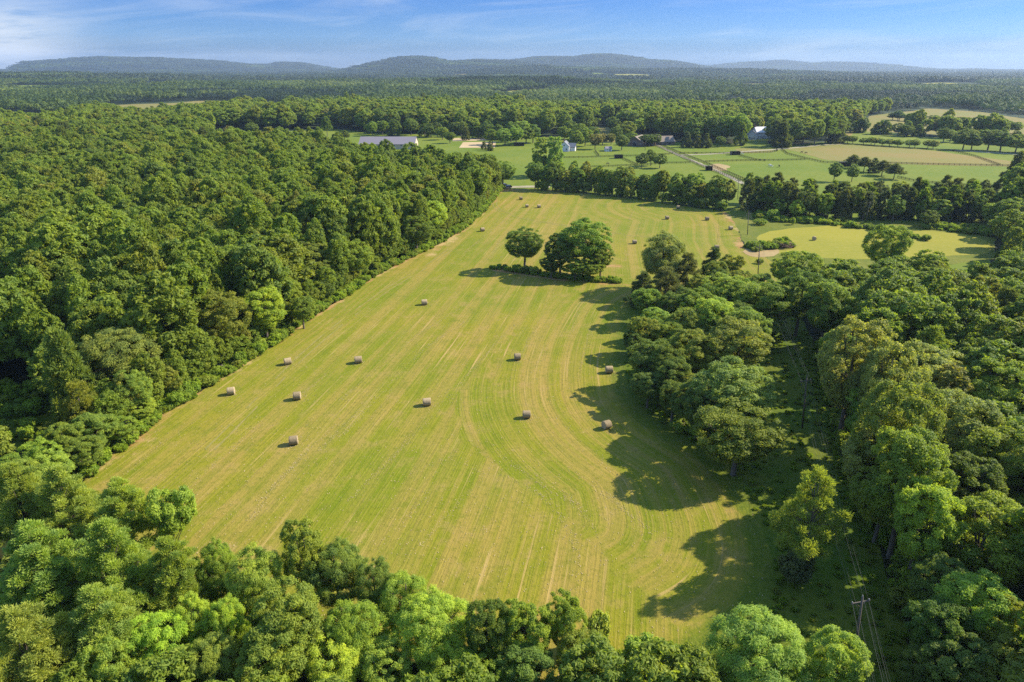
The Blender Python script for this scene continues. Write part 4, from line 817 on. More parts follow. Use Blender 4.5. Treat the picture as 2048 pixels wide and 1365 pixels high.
# ------------------------------------------------------------------ woodland and undergrowth as scattered copies (geometry nodes on one object each)
def store(name, metas):
    c = bpy.data.collections.new(name)
    for i_, parts in enumerate(metas):
        me = parts if isinstance(parts, bpy.types.Mesh) else parts
        o = bpy.data.objects.new(f'{name}_{i_:02d}', me); c.objects.link(o)
    return c
def scatter(name, pts, scl, rot, pick, coll, label, cat):
    me = bpy.data.meshes.new(name); m = len(pts); me.vertices.add(m); me.vertices.foreach_set('co', np.asarray(pts, np.float32).ravel())
    for an_, typ, arr, key in (('scl', 'FLOAT_VECTOR', scl, 'vector'), ('rotz', 'FLOAT', rot, 'value'), ('pick', 'INT', pick, 'value')):
        at = me.attributes.new(an_, typ, 'POINT'); at.data.foreach_set(key, np.asarray(arr, np.int32 if typ == 'INT' else np.float32).ravel())
    o = obj(name, me, kind='stuff'); o['label'] = label; o['category'] = cat
    ng = bpy.data.node_groups.new(name + '_scatter', 'GeometryNodeTree')
    ng.interface.new_socket('Geometry', in_out='INPUT', socket_type='NodeSocketGeometry'); ng.interface.new_socket('Geometry', in_out='OUTPUT', socket_type='NodeSocketGeometry')
    N = ng.nodes; L = ng.links
    gi, go = N.new('NodeGroupInput'), N.new('NodeGroupOutput')
    ci = N.new('GeometryNodeCollectionInfo'); ci.inputs['Collection'].default_value = coll; ci.inputs['Separate Children'].default_value = True; ci.inputs['Reset Children'].default_value = True
    ip = N.new('GeometryNodeInstanceOnPoints'); ip.inputs['Pick Instance'].default_value = True
    def na_(nm, dt):
        a = N.new('GeometryNodeInputNamedAttribute'); a.data_type = dt; a.inputs['Name'].default_value = nm; return [s for s in a.outputs if s.enabled and s.name == 'Attribute'][0]
    cx = N.new('ShaderNodeCombineXYZ'); L.new(na_('rotz', 'FLOAT'), cx.inputs[2])
    L.new(gi.outputs[0], ip.inputs['Points']); L.new(ci.outputs[0], ip.inputs['Instance']); L.new(na_('pick', 'INT'), ip.inputs['Instance Index']); L.new(na_('scl', 'FLOAT_VECTOR'), ip.inputs['Scale'])
    e2r = N.new('FunctionNodeEulerToRotation'); L.new(cx.outputs[0], e2r.inputs[0]); L.new(e2r.outputs[0], ip.inputs['Rotation'])
    L.new(ip.outputs[0], go.inputs[0])
    md = o.modifiers.new('scatter', 'NODES'); md.node_group = ng
    return o
wood_meshes = [p.crown['s'] for p in KIND['oak_mid']] + [KIND['cedar_mid'][1].crown['s'], KIND['pine_mid'][0].crown['s']] + [p.crown['s'] for p in KIND['oak_far']] + [KIND['cedar_far'][0].crown['s']]
wood_dim = [(p.h, p.r) for p in KIND['oak_mid']] + [(KIND['cedar_mid'][1].h, KIND['cedar_mid'][1].r), (KIND['pine_mid'][0].h, KIND['pine_mid'][0].r)] + [(p.h, p.r) for p in KIND['oak_far']] + [(16, 3.2)]
coll_w = store('wood', wood_meshes)
i_ = np.where(~single & (hh > 1))[0]
far = D[i_] > 720
pick = np.where(far, fr.integers(7, 10, len(i_)), fr.integers(0, 5, len(i_)))
conif = fr.random(len(i_)) < .05; pick[conif & ~far] = fr.integers(5, 7, (conif & ~far).sum()); pick[conif & far] = 10
dim = np.array(wood_dim)[pick]
scl = np.stack([rr_[i_] / dim[:, 1] * np.where(conif, .8, 1), rr_[i_] / dim[:, 1] * np.where(conif, .8, 1), hh[i_] / dim[:, 0]], 1)
zz = hgt(P[i_, 0], P[i_, 1])
# low leafy growth closing the left wood's edge
Le = smooth_line(LEFT_EDGE, 2.3, False, 2); te = np.gradient(Le, axis=0); te /= np.linalg.norm(te, axis=1, keepdims=True); ne = np.stack([-te[:, 1], te[:, 0]], 1)
E_ = np.vstack([Le + ne * fr.uniform(2.2, 4.2, (len(Le), 1)), Le[::2] + ne[::2] * fr.uniform(4.5, 8, (len(Le[::2]), 1))]); lowy = E_[:, 1] < 112
eh = np.where(lowy, fr.uniform(3, 5.5, len(E_)), fr.uniform(5, 11, len(E_))); er = np.where(lowy, fr.uniform(1.8, 2.6, len(E_)), fr.uniform(2.3, 3.6, len(E_)))
ep = fr.integers(0, 5, len(E_)); ed = np.array(wood_dim)[ep]
scatter('woodland', np.vstack([np.column_stack([P[i_], zz]), np.column_stack([E_, np.zeros(len(E_))])]), np.vstack([scl, np.stack([er / ed[:, 1], er / ed[:, 1], eh / ed[:, 0]], 1)]), fr.uniform(0, 6.28, len(i_) + len(E_)), np.concatenate([pick, ep]), coll_w, 'unbroken green canopy of the woods away from the field edges', 'woodland')

# far forest: patches of many small trees over rolling land and mountains
def patch(seed, size, nt, leaves, a, hmin=11, hmax=20, mt=None, con_p=.15):
    rg = np.random.default_rng(seed); k = int(math.ceil(math.sqrt(nt))); sp = size / k
    gx, gy = np.meshgrid(np.arange(k), np.arange(k)); Pp = (np.stack([gx.ravel(), gy.ravel()], 1) + .5 + rg.uniform(-.45, .45, (k * k, 2))) * sp - size / 2
    m = len(Pp); h = rg.uniform(hmin, hmax, m); r = rg.uniform(.52, .75, m) * sp
    con = rg.random(m) < con_p; r[con] *= .65
    idx = np.repeat(np.arange(m), leaves); d = rsph(rg, len(idx)); d[:, 2] = np.abs(d[:, 2]) - .15
    hz = np.where(con, h * .5, h * .38)
    wz = np.where(con[idx], 1.15 - d[:, 2] * .9, 1.0)
    C = np.column_stack([Pp[idx], (h - hz)[idx]]) + d * np.column_stack([r[idx] * wz, r[idx] * wz, hz[idx]]) * rg.uniform(.75, 1.05, (len(idx), 1))
    N = nrm(d + rg.normal(0, .4, d.shape) + np.array((0, 0, .3))); V, Q = leaf_quads(rg, C, N, rg.normal(size=d.shape), a, .6)
    tn = np.clip(rg.random(m)[idx] * .8 + rg.random(len(idx)) * .2 - con[idx] * .35, 0, 1)
    return mesh_np('patch', V, Q, [mt or M_farL], {'tone': ('FLOAT', np.repeat(tn, 4))})
coll_p = store('patch', [patch(1, 86, 64, 110, 1.15), patch(2, 86, 70, 100, 1.15), patch(3, 86, 120, 60, 1.0, 12, 15, M_farD, .85), patch(7, 86, 64, 110, 1.15, 8, 17, M_farB, .05)] + [patch(4, 86, 64, 48, 1.7, 11, 20, M_hillL), patch(5, 86, 64, 48, 1.7, 11, 20, M_hillL), patch(6, 86, 100, 34, 1.5, 12, 15, M_farD, .85), patch(8, 86, 64, 48, 1.7, 8, 17, M_farL, .05)])
pr_ = np.random.default_rng(31)
def ring_pts(r0, r1, sp):
    Pp = grid_fill(-r1 * .8, r1 * .8, 200, r1, sp, pr_, .18); r = np.hypot(Pp[:, 0], Pp[:, 1]); a_ = np.abs(np.arctan2(Pp[:, 0], Pp[:, 1]))
    return Pp[(r > r0) & (r < r1) & (a_ < rad(46))]
Pn = ring_pts(1000, 3000, 68.0); Pn = Pn[(np.hypot(Pn[:, 0], Pn[:, 1]) > 1050) & (Pn[:, 1] > 1050) | (np.abs(Pn[:, 0]) > 540)]
Pf = ring_pts(3000, 13200, 125.0)
Pa = np.vstack([Pn, Pf]); sc_ = np.concatenate([np.full(len(Pn), 1.0), np.full(len(Pf), 1.7)])
okp = np.ones(len(Pa), bool)
for pg in CLEARS[2:]:
    okp &= ~(inside(Pa, pg) | (seg_dist(Pa, pg, True)[0] < 36))
Pa, sc_ = Pa[okp], sc_[okp]
zn_ = np.sin(Pa[:, 0] / 210 + 2.2 * np.sin(Pa[:, 1] / 330)) + np.sin(Pa[:, 1] / 170 + 1.7 * np.sin(Pa[:, 0] / 260 + 1)) + .35 * pr_.normal(size=len(Pa))
pk = np.where(zn_ > .95, 2, np.where(zn_ < -1.15, 3, pr_.integers(0, 2, len(Pa)))) + np.where(sc_ > 1.2, 4, 0)  # dark pine zones also paint the shade bands that the gentle slopes lack
s3 = np.stack([sc_, sc_, sc_ * np.where(sc_ > 1.2, .8, 1.0) * pr_.uniform(.85, 1.15, len(Pa))], 1)
scatter('distant_forest', np.column_stack([Pa, hgt(Pa[:, 0], Pa[:, 1]) - .5]), s3, pr_.integers(0, 4, len(Pa)) * math.pi / 2 + pr_.uniform(-.2, .2, len(Pa)), pk, coll_p, 'hazy far forest running back over low hills to the mountains', 'forest')

# undergrowth along the wood edges
ug, ur = [], np.random.default_rng(41)
def along(line, n, w0, w1, side=None):
    L = smooth_line(line, .8, False, 2); t = np.gradient(L, axis=0); t /= np.linalg.norm(t, axis=1, keepdims=True); nn = np.stack([-t[:, 1], t[:, 0]], 1)
    q = ur.integers(0, len(L), n); ug.append(L[q] + nn[q] * ur.uniform(w0, w1, (n, 1)))
along(LEFT_EDGE, 900, -.3, 4.0); along(LEFT_EDGE, 260, -1.0, .5)
along(RIGHT_EDGE, 160, .5, 4.0) ; along(np.vstack([FIELD[38:], FIELD[:1]]), 220, -1, 4)
along(poly((985, 536), (1050, 546), (1120, 556), (1200, 562), (1240, 564)), 230, -1.8, 1.8); isl = sum(len(q_) for q_ in ug[:-1]), sum(len(q_) for q_ in ug)
along(poly((1500, 432), (1540, 442), (1620, 446), (1700, 450)), 160, -3, 6); along(poly((1500, 500), (1560, 492), (1580, 492)), 120, -3, 3); along(poly((1850, 455), (1920, 462), (1985, 470)), 150, -5, 5); along(poly((1690, 455), (1745, 458), (1850, 482)), 60, -1, 1)
along(poly((1640, 700), (1665, 800), (1705, 950), (1775, 1100), (1815, 1250), (1850, 1400)), 420, -4, 5)
cr = grid_fill(20, 130, 40, 240, 1.7, ur, .5); cr = cr[inside(cr, CORRIDOR)]; ug.append(cr[ur.random(len(cr)) < .5])
gl = grid_fill(-140, -60, 90, 150, 1.9, ur, .5); gl = gl[inside(gl, gc + (GLADE - gc) * 1.3)]; gd = seg_dist(gl, GLADE, True)[0]; ug.append(gl[(ur.random(len(gl)) < .25) | ((gd < 4) & (ur.random(len(gl)) < .7))])
ug = np.vstack(ug); m = len(ug); pk = ur.choice(3, m, p=(.3, .35, .35)); nc = len(cr[:0])
sz_ = ur.uniform(.35, 1.0, m); inc = inside(ug, CORRIDOR); sz_[inc] *= .45; sz_[isl[0]:isl[1]] *= .6; pk[inc] = 2
scatter('undergrowth', np.column_stack([ug, np.zeros(m)]), np.stack([sz_, sz_, sz_ * ur.uniform(.7, 1.2, m)], 1), ur.uniform(0, 6.28, m), pk, store('brush', [p.crown['s'] for p in KIND['shrub']]), 'green brambles and weeds along the wood edges and power corridor', 'undergrowth')
for px, py, h, r, t in [(1545, 440, 4.5, 3.4, 'light'), (1520, 450, 2.5, 3.5, 'mid'), (1640, 448, 2.2, 2.6, 'light'), (1655, 449, 2.0, 2.4, 'bright'), (1748, 462, 2.2, 2.6, 'mid'), (1762, 463, 2.0, 2.4, 'mid'), (1719, 458, 1.6, 1.4, 'mid'), (1585, 450, 3, 1.4, 'light'), (1612, 446, 3, 1.3, 'light'), (1672, 452, 1.6, 1.4, 'light'), (1518, 528, 1.6, 1.6, 'dark')]:
    at_base('shrub', px, py, h, r, t, None, 'shrubs around the side meadow', 'by the side meadow')

# ------------------------------------------------------------------ round hay bales
def bale_mesh():
    R, Wd, k = .82, 1.5, 28; rg = np.random.default_rng(3); xs = [-Wd / 2, -Wd / 2 + .06, -Wd * .3, -.1, .15, Wd * .3, Wd / 2 - .06, Wd / 2]
    V = []
    for q, x in enumerate(xs):
        rr = R - (.05 if q in (0, len(xs) - 1) else 0) + rg.normal(0, .008)
        for j in range(k):
            a = 6.28318 * j / k; r = rr + rg.normal(0, .012); z = R + r * math.sin(a); V.append((x + rg.normal(0, .01), r * math.cos(a) * 1.02, max(z, .02) if z > .05 else .02))
    Q = [(q * k + j, q * k + (j + 1) % k, (q + 1) * k + (j + 1) % k, (q + 1) * k + j) for q in range(len(xs) - 1) for j in range(k)]
    return mesh_np('straw_body', V, np.array(Q)[:, ::-1], [M_bale], smooth=True)
def bale_end(sgn):
    R, k = .775, 28; V = [(sgn * .80, 0, .82)]; 
    for rr, x in ((.5, .785), (1.0, .755)):
        for j in range(k): a = 6.28318 * j / k; V.append((sgn * x, R * rr * math.cos(a) * 1.02, max(.02, .82 + R * rr * math.sin(a))))
    Q = [(1 + j, 1 + (j + 1) % k, 1 + k + (j + 1) % k, 1 + k + j) for j in range(k)] + [(0, 1 + j, 1 + (j + 1) % k, 1 + (j + 2) % k) for j in range(0, k, 2)]
    return mesh_np('end_face', V, np.array(Q) if sgn < 0 else np.array(Q), [M_bend], smooth=False)
BM, BE = bale_mesh(), (bale_end(-1), bale_end(1))
br = np.random.default_rng(12)
for px, py, a, lab in [
    (588, 889, .25, 'round bale nearest the camera on the left half of the field'), (595, 799, .3, 'round bale straight above the nearest left bale, below the wood-edge one'), (463, 789, .25, 'leftmost round bale, below the grey brush pile'),
    (576, 729, .3, 'round bale nearest the left wood edge, right of the brush pile'), (717, 726, .2, 'round bale halfway between the left wood and the centre of the field'), (849, 610, .2, 'lone round bale high in the near field, left of the tree cluster shadow'),
    (854, 811, .1, 'round bale in the very middle of the near field'), (1053, 836, .05, 'large looking round bale on the bend of the swathes, left of the belt\'s shade'), (1035, 720, .1, 'round bale on open grass below the lone tree cluster'),
    (1218, 746, .0, 'round bale at the shade\'s rim beside the tree belt'), (1213, 857, .5, 'round bale lying fully in the tree belt\'s shade'),
    (965, 463, .2, 'round bale near the left wood, left of the lone tree cluster'), (1042, 400, .2, 'farthest round bale by the field\'s far left corner'), (1054, 415, .1, 'left bale of the close pair in the far field'), (1078, 416, .1, 'right bale of the close pair in the far field'),
    (1356, 418, .1, 'round bale nearest the far hedge, right of centre'), (1334, 439, .1, 'round bale just below the one at the far hedge'), (1414, 441, .1, 'round bale in the far right corner by the hedge'), (1461, 460, .0, 'round bale beside the brown strip at the far field\'s right end'),
    (1433, 499, .0, 'round bale behind the pointed dark cedar in the far field'), (1269, 488, .2, 'round bale between the lone cluster and the tall pale ragged tree'), (1628, 481, 1.3, 'round bale on the side meadow, end face to the camera'), (1730, 457, .3, 'dark round bale at the back of the side meadow by low shrubs')]:
    x, y = G(px, py)
    o = root('hay_bale', uniq(lab), 'hay bale', (x, y, .02), a + br.normal(0, .08), 'round bales left on the mown fields')
    s_ = br.uniform(.95, 1.06); o.scale = (s_ * br.uniform(.94, 1.06), s_ * br.uniform(.97, 1.05), s_ * br.uniform(.93, 1.0))
    obj('straw_body', BM, o); obj('end_face', BE[0], o); obj('end_face', BE[1], o)

# ------------------------------------------------------------------ power line
poles = []
def pole(px, py, h, lab, arm=True, rz=0.15, label_group='power poles'):
    x, y = G(px, py, h)
    o = root('power_pole', uniq(lab), 'power pole', (x + h * .085, y, 0), rz, label_group); o.rotation_euler = (0, -.085, rz)
    obj('shaft', mesh_np('shaft', *tube([(0, 0, -.3), (0, 0, h * .5), (0, 0, h)], [.17, .14, .11], 10), [M_pole], smooth=True), o)
    if arm:
        ca = obj('crossarm', mesh_np('crossarm', *join([box(-1.12, 1.12, .13, .25, h - 1.0, h - .86), tube([(0, .2, h - 1.6), (.6, .2, h - .98)], [.03, .03], 4), tube([(0, .2, h - 1.6), (-.6, .2, h - .98)], [.03, .03], 4)]), [M_pole]), o)
        for ax, ay, az_ in ((-1.0, .2, h - .86), (1.0, .2, h - .86)):
            obj('insulator', mesh_np('insulator', *tube([(ax, ay, az_), (ax, ay, az_ + .1), (ax, ay, az_ + .22)], [.05, .10, .05], 8), [M_porc]), ca)
        obj('insulator', mesh_np('insulator', *tube([(0, 0, h), (0, 0, h + .12), (0, 0, h + .25)], [.05, .09, .05], 8), [M_porc]), o)
    poles.append((x, y, h, rz)); return o
pole(1724, 1192, 10.5, 'nearest wooden power pole with crossarm, bottom right of the photo')
pole(1613, 753, 11.0, 'wooden power pole with crossarm halfway along the shaded corridor')
pole(1519, 489, 11.0, 'power pole standing on the bare soil patch at the far end of the corridor')
pole(1497, 424, 9.5, 'thin power pole in the scrub left of the side meadow')
pole(1477, 358, 10.5, 'farthest power pole on the pasture beside the lane fence')
p0, p1 = np.array(poles[0][:2]), np.array(poles[1][:2]); bx, by = p0 + (p0 - p1) * .75
poles.insert(0, (bx, by, 10.5, .15))
def wires():
    for nm, off, dz, lab in (('left', (-1.0, .2), -.62, 'left conductor wire strung over the crossarm ends down the corridor'), ('top', (0, 0), .27, 'middle conductor wire running over the pole tops down the corridor'), ('right', (1.0, .2), -.62, 'right conductor wire strung over the crossarm ends down the corridor'), ('low', (.16, 0), -2.6, 'lowest neutral wire slung beneath the crossarms')):
        parts = []
        for (ax, ay, ah, ar), (bx_, by_, bh, brz) in zip(poles[:-1], poles[1:]):
            a = np.array((ax + off[0] * math.cos(ar) - off[1] * math.sin(ar), ay + off[0] * math.sin(ar) + off[1] * math.cos(ar), ah + dz)); b = np.array((bx_ + off[0] * math.cos(brz) - off[1] * math.sin(brz), by_ + off[0] * math.sin(brz) + off[1] * math.cos(brz), bh + dz))
            t = np.linspace(0, 1, 17)[:, None]; sag = np.linalg.norm(b - a) * .018
            pts = a + (b - a) * t; pts[:, 2] -= (4 * t * (1 - t))[:, 0] * sag; parts.append(tube(pts, np.full(17, .0095), 5))
        o = obj('power_wire', mesh_np('power_wire', *join(parts), [M_wire], smooth=True)); o['label'] = uniq(lab); o['category'] = 'wire'; o['group'] = 'wires of the power line'
wires()
def plain_pole(px, py, h, lab):
    x, y = G(px, py); o = root('utility_pole', uniq(lab), 'utility pole', (x, y, 0), 0)
    obj('shaft', mesh_np('shaft', *tube([(0, 0, -.3), (.1, 0, h * .5), (.3, 0, h)], [.18, .15, .12], 8), [M_pole], smooth=True), o)
    obj('crossarm', mesh_np('crossarm', *box(-.6, 1.2, -.05, .05, h - .6, h - .48), [M_pole]), o)
plain_pole(1731, 446, 9.5, 'slightly leaning grey pole before the cedar hedgerow')
plain_pole(1290, 302, 9.0, 'pale pole on the green paddock before the brown roofed barn')

# ------------------------------------------------------------------ fences of the paddocks
POST = mesh_np('post', *box(-.09, .09, -.09, .09, 0, 1.45), [M_fence])
def fence(pts, lab):
    L = smooth_line(poly(*pts), 1.0, False, 3); s = np.concatenate([[0], np.cumsum(np.hypot(*np.diff(L, axis=0).T))]); tot = s[-1]; npost = min(96, max(3, int(tot / 3.4) + 1))
    q = np.linspace(0, tot, npost); Px = np.stack([np.interp(q, s, L[:, 0]), np.interp(q, s, L[:, 1])], 1); c = Px[0]
    o = root('board_fence', uniq(lab), 'fence', (c[0], c[1], 0), 0, 'dark board fences round the paddocks')
    parts = []
    for a, b in zip(Px[:-1] - c, Px[1:] - c):
        t = (b - a) / np.hypot(*(b - a)); nn = np.array((-t[1], t[0])) * .03
        for z in (.35, .75, 1.15):
            v = np.array([(*(p + sg * nn + nn * 4), zz) for zz in (z, z + .16) for p, sg in ((a, -1), (b, -1), (b, 1), (a, 1))])
            parts.append((v, box(0, 1, 0, 1, 0, 1)[1]))
    obj('rails', mesh_np('rails', *join(parts), [M_fence]), o)
    for p in Px:
        po = obj('post', POST, o); po.location = (p[0] - c[0], p[1] - c[1], 0)
for pts, lab in [
    ([(1120, 317), (1180, 316), (1235, 314), (1290, 313), (1345, 309)], 'board fence running right from the poplars past the first run-in shed'),
    ([(1190, 303), (1198, 313)], 'short board fence behind the white farmhouse garden'), ([(1243, 317), (1262, 326), (1275, 331)], 'short board fence slanting from the run-in shed to the three pasture trees'),
    ([(1170, 336), (1230, 334), (1290, 331), (1330, 328), (1380, 327)], 'board fence along the lower side of the paddock of the three trees'),
    ([(1310, 292), (1340, 304), (1370, 318), (1400, 332), (1430, 344), (1490, 366)], 'board fence on the near side of the farm lane'), ([(1322, 291), (1352, 304), (1385, 317), (1420, 331), (1450, 344), (1497, 364)], 'board fence on the far side of the farm lane'),
    ([(1360, 308), (1420, 308), (1470, 308), (1540, 306), (1556, 303), (1552, 300)], 'board fence along the brown paddock by the middle shed'), ([(1478, 312), (1510, 321), (1530, 323)], 'board fence slanting across the green paddock from the middle shed'),
    ([(1410, 325), (1480, 323), (1560, 322), (1610, 321)], 'board fence between the upper and lower green paddocks'), ([(1562, 299), (1575, 309), (1610, 318), (1650, 327), (1700, 326)], 'curving board fence at the left end of the dry pasture'),
    ([(1750, 327), (1850, 330), (1950, 332), (2048, 334)], 'long board fence at the foot of the dry pasture'), ([(1690, 289), (1770, 295), (1870, 301), (1910, 303)], 'board fence in front of the orchard row'), ([(1905, 303), (1950, 314), (2000, 332)], 'board fence slanting down the right part of the dry pasture'),
    ([(1795, 356), (1830, 364), (1900, 371), (1990, 375)], 'board fence below the large right hand pasture')]: fence(pts, lab)

# ------------------------------------------------------------------ buildings
def gabled(name, lab, cat, x, y, rz, L, Wd, wh, rh, wallm, roofm, wins=(), doors=(), chim=None, over=.4, wings=()):
    o = root(name, uniq(lab), cat, (x, y, 0), rz)
    def body(L, Wd, wh, rh):
        v = np.array([(-L / 2, -Wd / 2, -.2), (L / 2, -Wd / 2, -.2), (L / 2, Wd / 2, -.2), (-L / 2, Wd / 2, -.2), (-L / 2, -Wd / 2, wh), (L / 2, -Wd / 2, wh), (L / 2, Wd / 2, wh), (-L / 2, Wd / 2, wh), (-L / 2, 0, rh), (L / 2, 0, rh)], float)
        return v, np.array([(0, 1, 5, 4), (2, 3, 7, 6), (1, 2, 6, 5), (3, 0, 4, 7), (5, 6, 9, 9), (7, 4, 8, 8)])
    def tri(me_v, me_q):
        me = bpy.data.meshes.new('wall'); me.from_pydata([tuple(p) for p in me_v], [], [tuple(dict.fromkeys(int(k) for k in q)) for q in me_q]); me.materials.append(wallm); me.update(); return me
    def roof(L, Wd, wh, rh):
        th = .22; sl = (rh - wh) / (Wd / 2); e = Wd / 2 + over; ze = rh - sl * e + .06; X = L / 2 + over
        prof = [(-e, ze), (0, rh + .06), (e, ze), (e, ze + th), (0, rh + .06 + th), (-e, ze + th)]
        v = np.array([(sx, py_, pz) for sx in (-X, X) for py_, pz in prof]); q = [(0, 1, 7, 6), (1, 2, 8, 7), (2, 3, 9, 8), (3, 4, 10, 9), (4, 5, 11, 10), (5, 0, 6, 11), (0, 5, 4, 1), (1, 4, 3, 2), (6, 7, 10, 11), (7, 8, 9, 10)]
        return v, np.array(q)
    obj('wall', tri(*body(L, Wd, wh, rh)), o); rf = obj('roof', mesh_np('roof', *roof(L, Wd, wh, rh), [roofm]), o)
    for (wx, wy, wrz, l2, w2, h2, r2) in wings:
        wo = obj('wall', tri(*body(l2, w2, h2, r2)), o); wo.location = (wx, wy, 0); wo.rotation_euler = (0, 0, wrz)
        ro = obj('roof', mesh_np('roof', *roof(l2, w2, h2, r2), [roofm]), o); ro.location = (wx, wy, .004); ro.rotation_euler = (0, 0, wrz)
    def opening(nm, m_in, side, c, z, ww, hh_, frame):
        if side in 'fb': s = -1 if side == 'f' else 1; yb = s * Wd / 2; b1 = box(c - ww / 2, c + ww / 2, min(yb, yb + s * .06), max(yb, yb + s * .06), z, z + hh_); b2 = box(c - ww / 2 + .1, c + ww / 2 - .1, min(yb, yb + s * .09), max(yb, yb + s * .09), z + .1, z + hh_ - .1)
        else: s = -1 if side == 'l' else 1; xb = s * L / 2; b1 = box(min(xb, xb + s * .06), max(xb, xb + s * .06), c - ww / 2, c + ww / 2, z, z + hh_); b2 = box(min(xb, xb + s * .09), max(xb, xb + s * .09), c - ww / 2 + .1, c + ww / 2 - .1, z + .1, z + hh_ - .1)
        f = obj(nm, mesh_np(nm, *b1, [frame]), o); obj('pane' if nm == 'window' else 'leaf', mesh_np('pane', *b2, [m_in]), f)
    for side, c, z, ww, hh_ in wins: opening('window', M_glass, side, c, z, ww, hh_, M_white)
    for side, c, z, ww, hh_, m_in in doors: opening('door', m_in, side, c, z, ww, hh_, M_white)
    if chim: cx_, cy_, ch = chim; obj('chimney', mesh_np('chimney', *join([box(cx_ - .45, cx_ + .45, cy_ - .4, cy_ + .4, wh, ch), box(cx_ - .55, cx_ + .55, cy_ - .5, cy_ + .5, ch, ch + .2)]), [M_brick]), rf)
    return o
a0, a1 = G(722, 273, 9.5), G(832, 273, 9.5); c_ = (a0 + a1) / 2
gabled('riding_barn', 'long barn with pale grey metal roof behind the left wood', 'barn', c_[0], c_[1], math.atan2(*(a1 - a0)[::-1]), float(np.hypot(*(a1 - a0))), 22, 4.0, 9.0, M_cream, M_roofl, [('r', -6, 2.2, 1.4, 1.2), ('r', 6, 2.2, 1.4, 1.2)] + [('f', q, 2.4, 1.6, 1.2) for q in range(-18, 20, 6)], [('r', 0, 0, 4.2, 4.2, M_dark)])
x, y = G(1276, 291); gabled('stable_barn', 'left brown roofed stable with broad grey gable at the head of the lane', 'barn', x, y, 1.1, 20, 15, 3.2, 8.0, M_timber, M_roofb, [('l', -5, 1.6, 1.2, 1.2), ('l', 5, 1.6, 1.2, 1.2)], [('l', 0, 0, 3.6, 3.6, M_dark)], wings=[(3, -8, math.pi / 2, 12, 9, 3.0, 6.2)])
x, y = G(1329, 289); gabled('stable_barn', 'right brown roofed stable with a pyramid-like front beside the lane', 'barn', x, y, .25, 14, 12, 2.8, 7.0, M_timber, M_roofb, [('f', -4, 1.2, 1.2, 1.2)], [('f', 2, 0, 3.2, 3.0, M_dark)])
x, y = G(1130, 302); gabled('farmhouse', 'white farmhouse with steep gables right of the poplars', 'house', x, y, 1.35, 11, 8, 4.0, 7.6, M_white, M_roofg, [('l', -2, 1, 1.1, 1.5), ('l', 2, 1, 1.1, 1.5), ('l', 0, 4.2, 1.1, 1.3), ('f', -3, 1, 1.1, 1.5), ('f', 3, 1, 1.1, 1.5)], [('f', 0, 0, 1.1, 2.1, M_brick)], (2, 1, 8.6), wings=[(1, -5, math.pi / 2, 7, 6, 3.2, 6.0)])
x, y = G(1520, 277); gabled('white_house', 'taller right white house with bright roof among the far trees', 'house', x, y, .3, 15, 9, 6.0, 10.5, M_white, M_white, [('f', q, z_, 1.1, 1.5) for q in (-5, -2, 2, 5) for z_ in (1, 4)] + [('l', 0, 4.4, 1.1, 1.5)], [('f', 0, 0, 1.2, 2.2, M_dark)], (-7, 0, 12))
x, y = G(1503, 279); gabled('white_house', 'lower left white house with red brick chimney among the far trees', 'house', x, y, 1.3, 11, 8, 4.6, 8.4, M_white, M_roofg, [('l', -2, 1, 1.1, 1.5), ('l', 2, 1, 1.1, 1.5), ('f', 3, 1, 1.1, 1.5), ('f', -3, 1, 1.1, 1.5)], [('l', 0, 0, 1.1, 2.1, M_dark)], (-2, 0, 9.6))
x, y = G(553, 270); gabled('field_shed', 'small cream shed on the green strip behind the left wood', 'shed', x, y, .25, 8, 5, 3.4, 4.8, M_cream, M_roofl, [('f', -2.4, 1.2, 1, 1)], [('f', 1, 0, 1.2, 2.2, M_dark)])
x, y = G(1216, 303); gabled('garden_shed', 'small grey garden shed right of the white farmhouse', 'shed', x, y, .2, 5, 4, 2.3, 3.6, M_white, M_roofl, [('f', -1.4, 1, .8, .8)], [('f', 1, 0, 1, 2, M_dark)])
def run_in(px, py, L, Wd, rz, lab, roofm=M_roofg):
    x, y = G(px, py); o = root('run_in_shed', uniq(lab), 'shed', (x, y, 0), rz, 'open fronted horse shelters')
    obj('wall', mesh_np('wall', *join([box(-L / 2, L / 2, Wd / 2 - .12, Wd / 2, 0, 2.5), box(-L / 2, -L / 2 + .12, -Wd / 2, Wd / 2 - .12, 0, 2.6), box(L / 2 - .12, L / 2, -Wd / 2, Wd / 2 - .12, 0, 2.6)]), [M_timber]), o)
    obj('post', mesh_np('post', *box(-.1, .1, -Wd / 2, -Wd / 2 + .2, 0, 2.85), [M_timber]), o)
    v = np.array([(sx * (L / 2 + .4), yy, zz) for sx in (-1, 1) for yy, zz in ((-Wd / 2 - .6, 3.15), (Wd / 2 + .3, 2.62), (Wd / 2 + .3, 2.78), (-Wd / 2 - .6, 3.31))])
    obj('roof', mesh_np('roof', v, np.array([(0, 1, 5, 4), (1, 2, 6, 5), (2, 3, 7, 6), (3, 0, 4, 7), (3, 2, 1, 0), (4, 5, 6, 7)]), [roofm]), o)
run_in(1237, 317, 6, 3.6, .05, 'open fronted dark shelter on the fence left of the three pasture trees')
run_in(1470, 310, 7, 4, .1, 'open fronted dark shelter at the corner of the brown paddock')
run_in(1418, 341, 4.5, 3.6, -.35, 'dark shelter beside the lane on the worn bare patch')
run_in(1688, 333, 8, 4, .1, 'low grey roofed shelter at the foot of the dry pasture', M_roofl)
run_in(1038, 292, 9, 5, .0, 'open shelter under the trees left of the poplars')

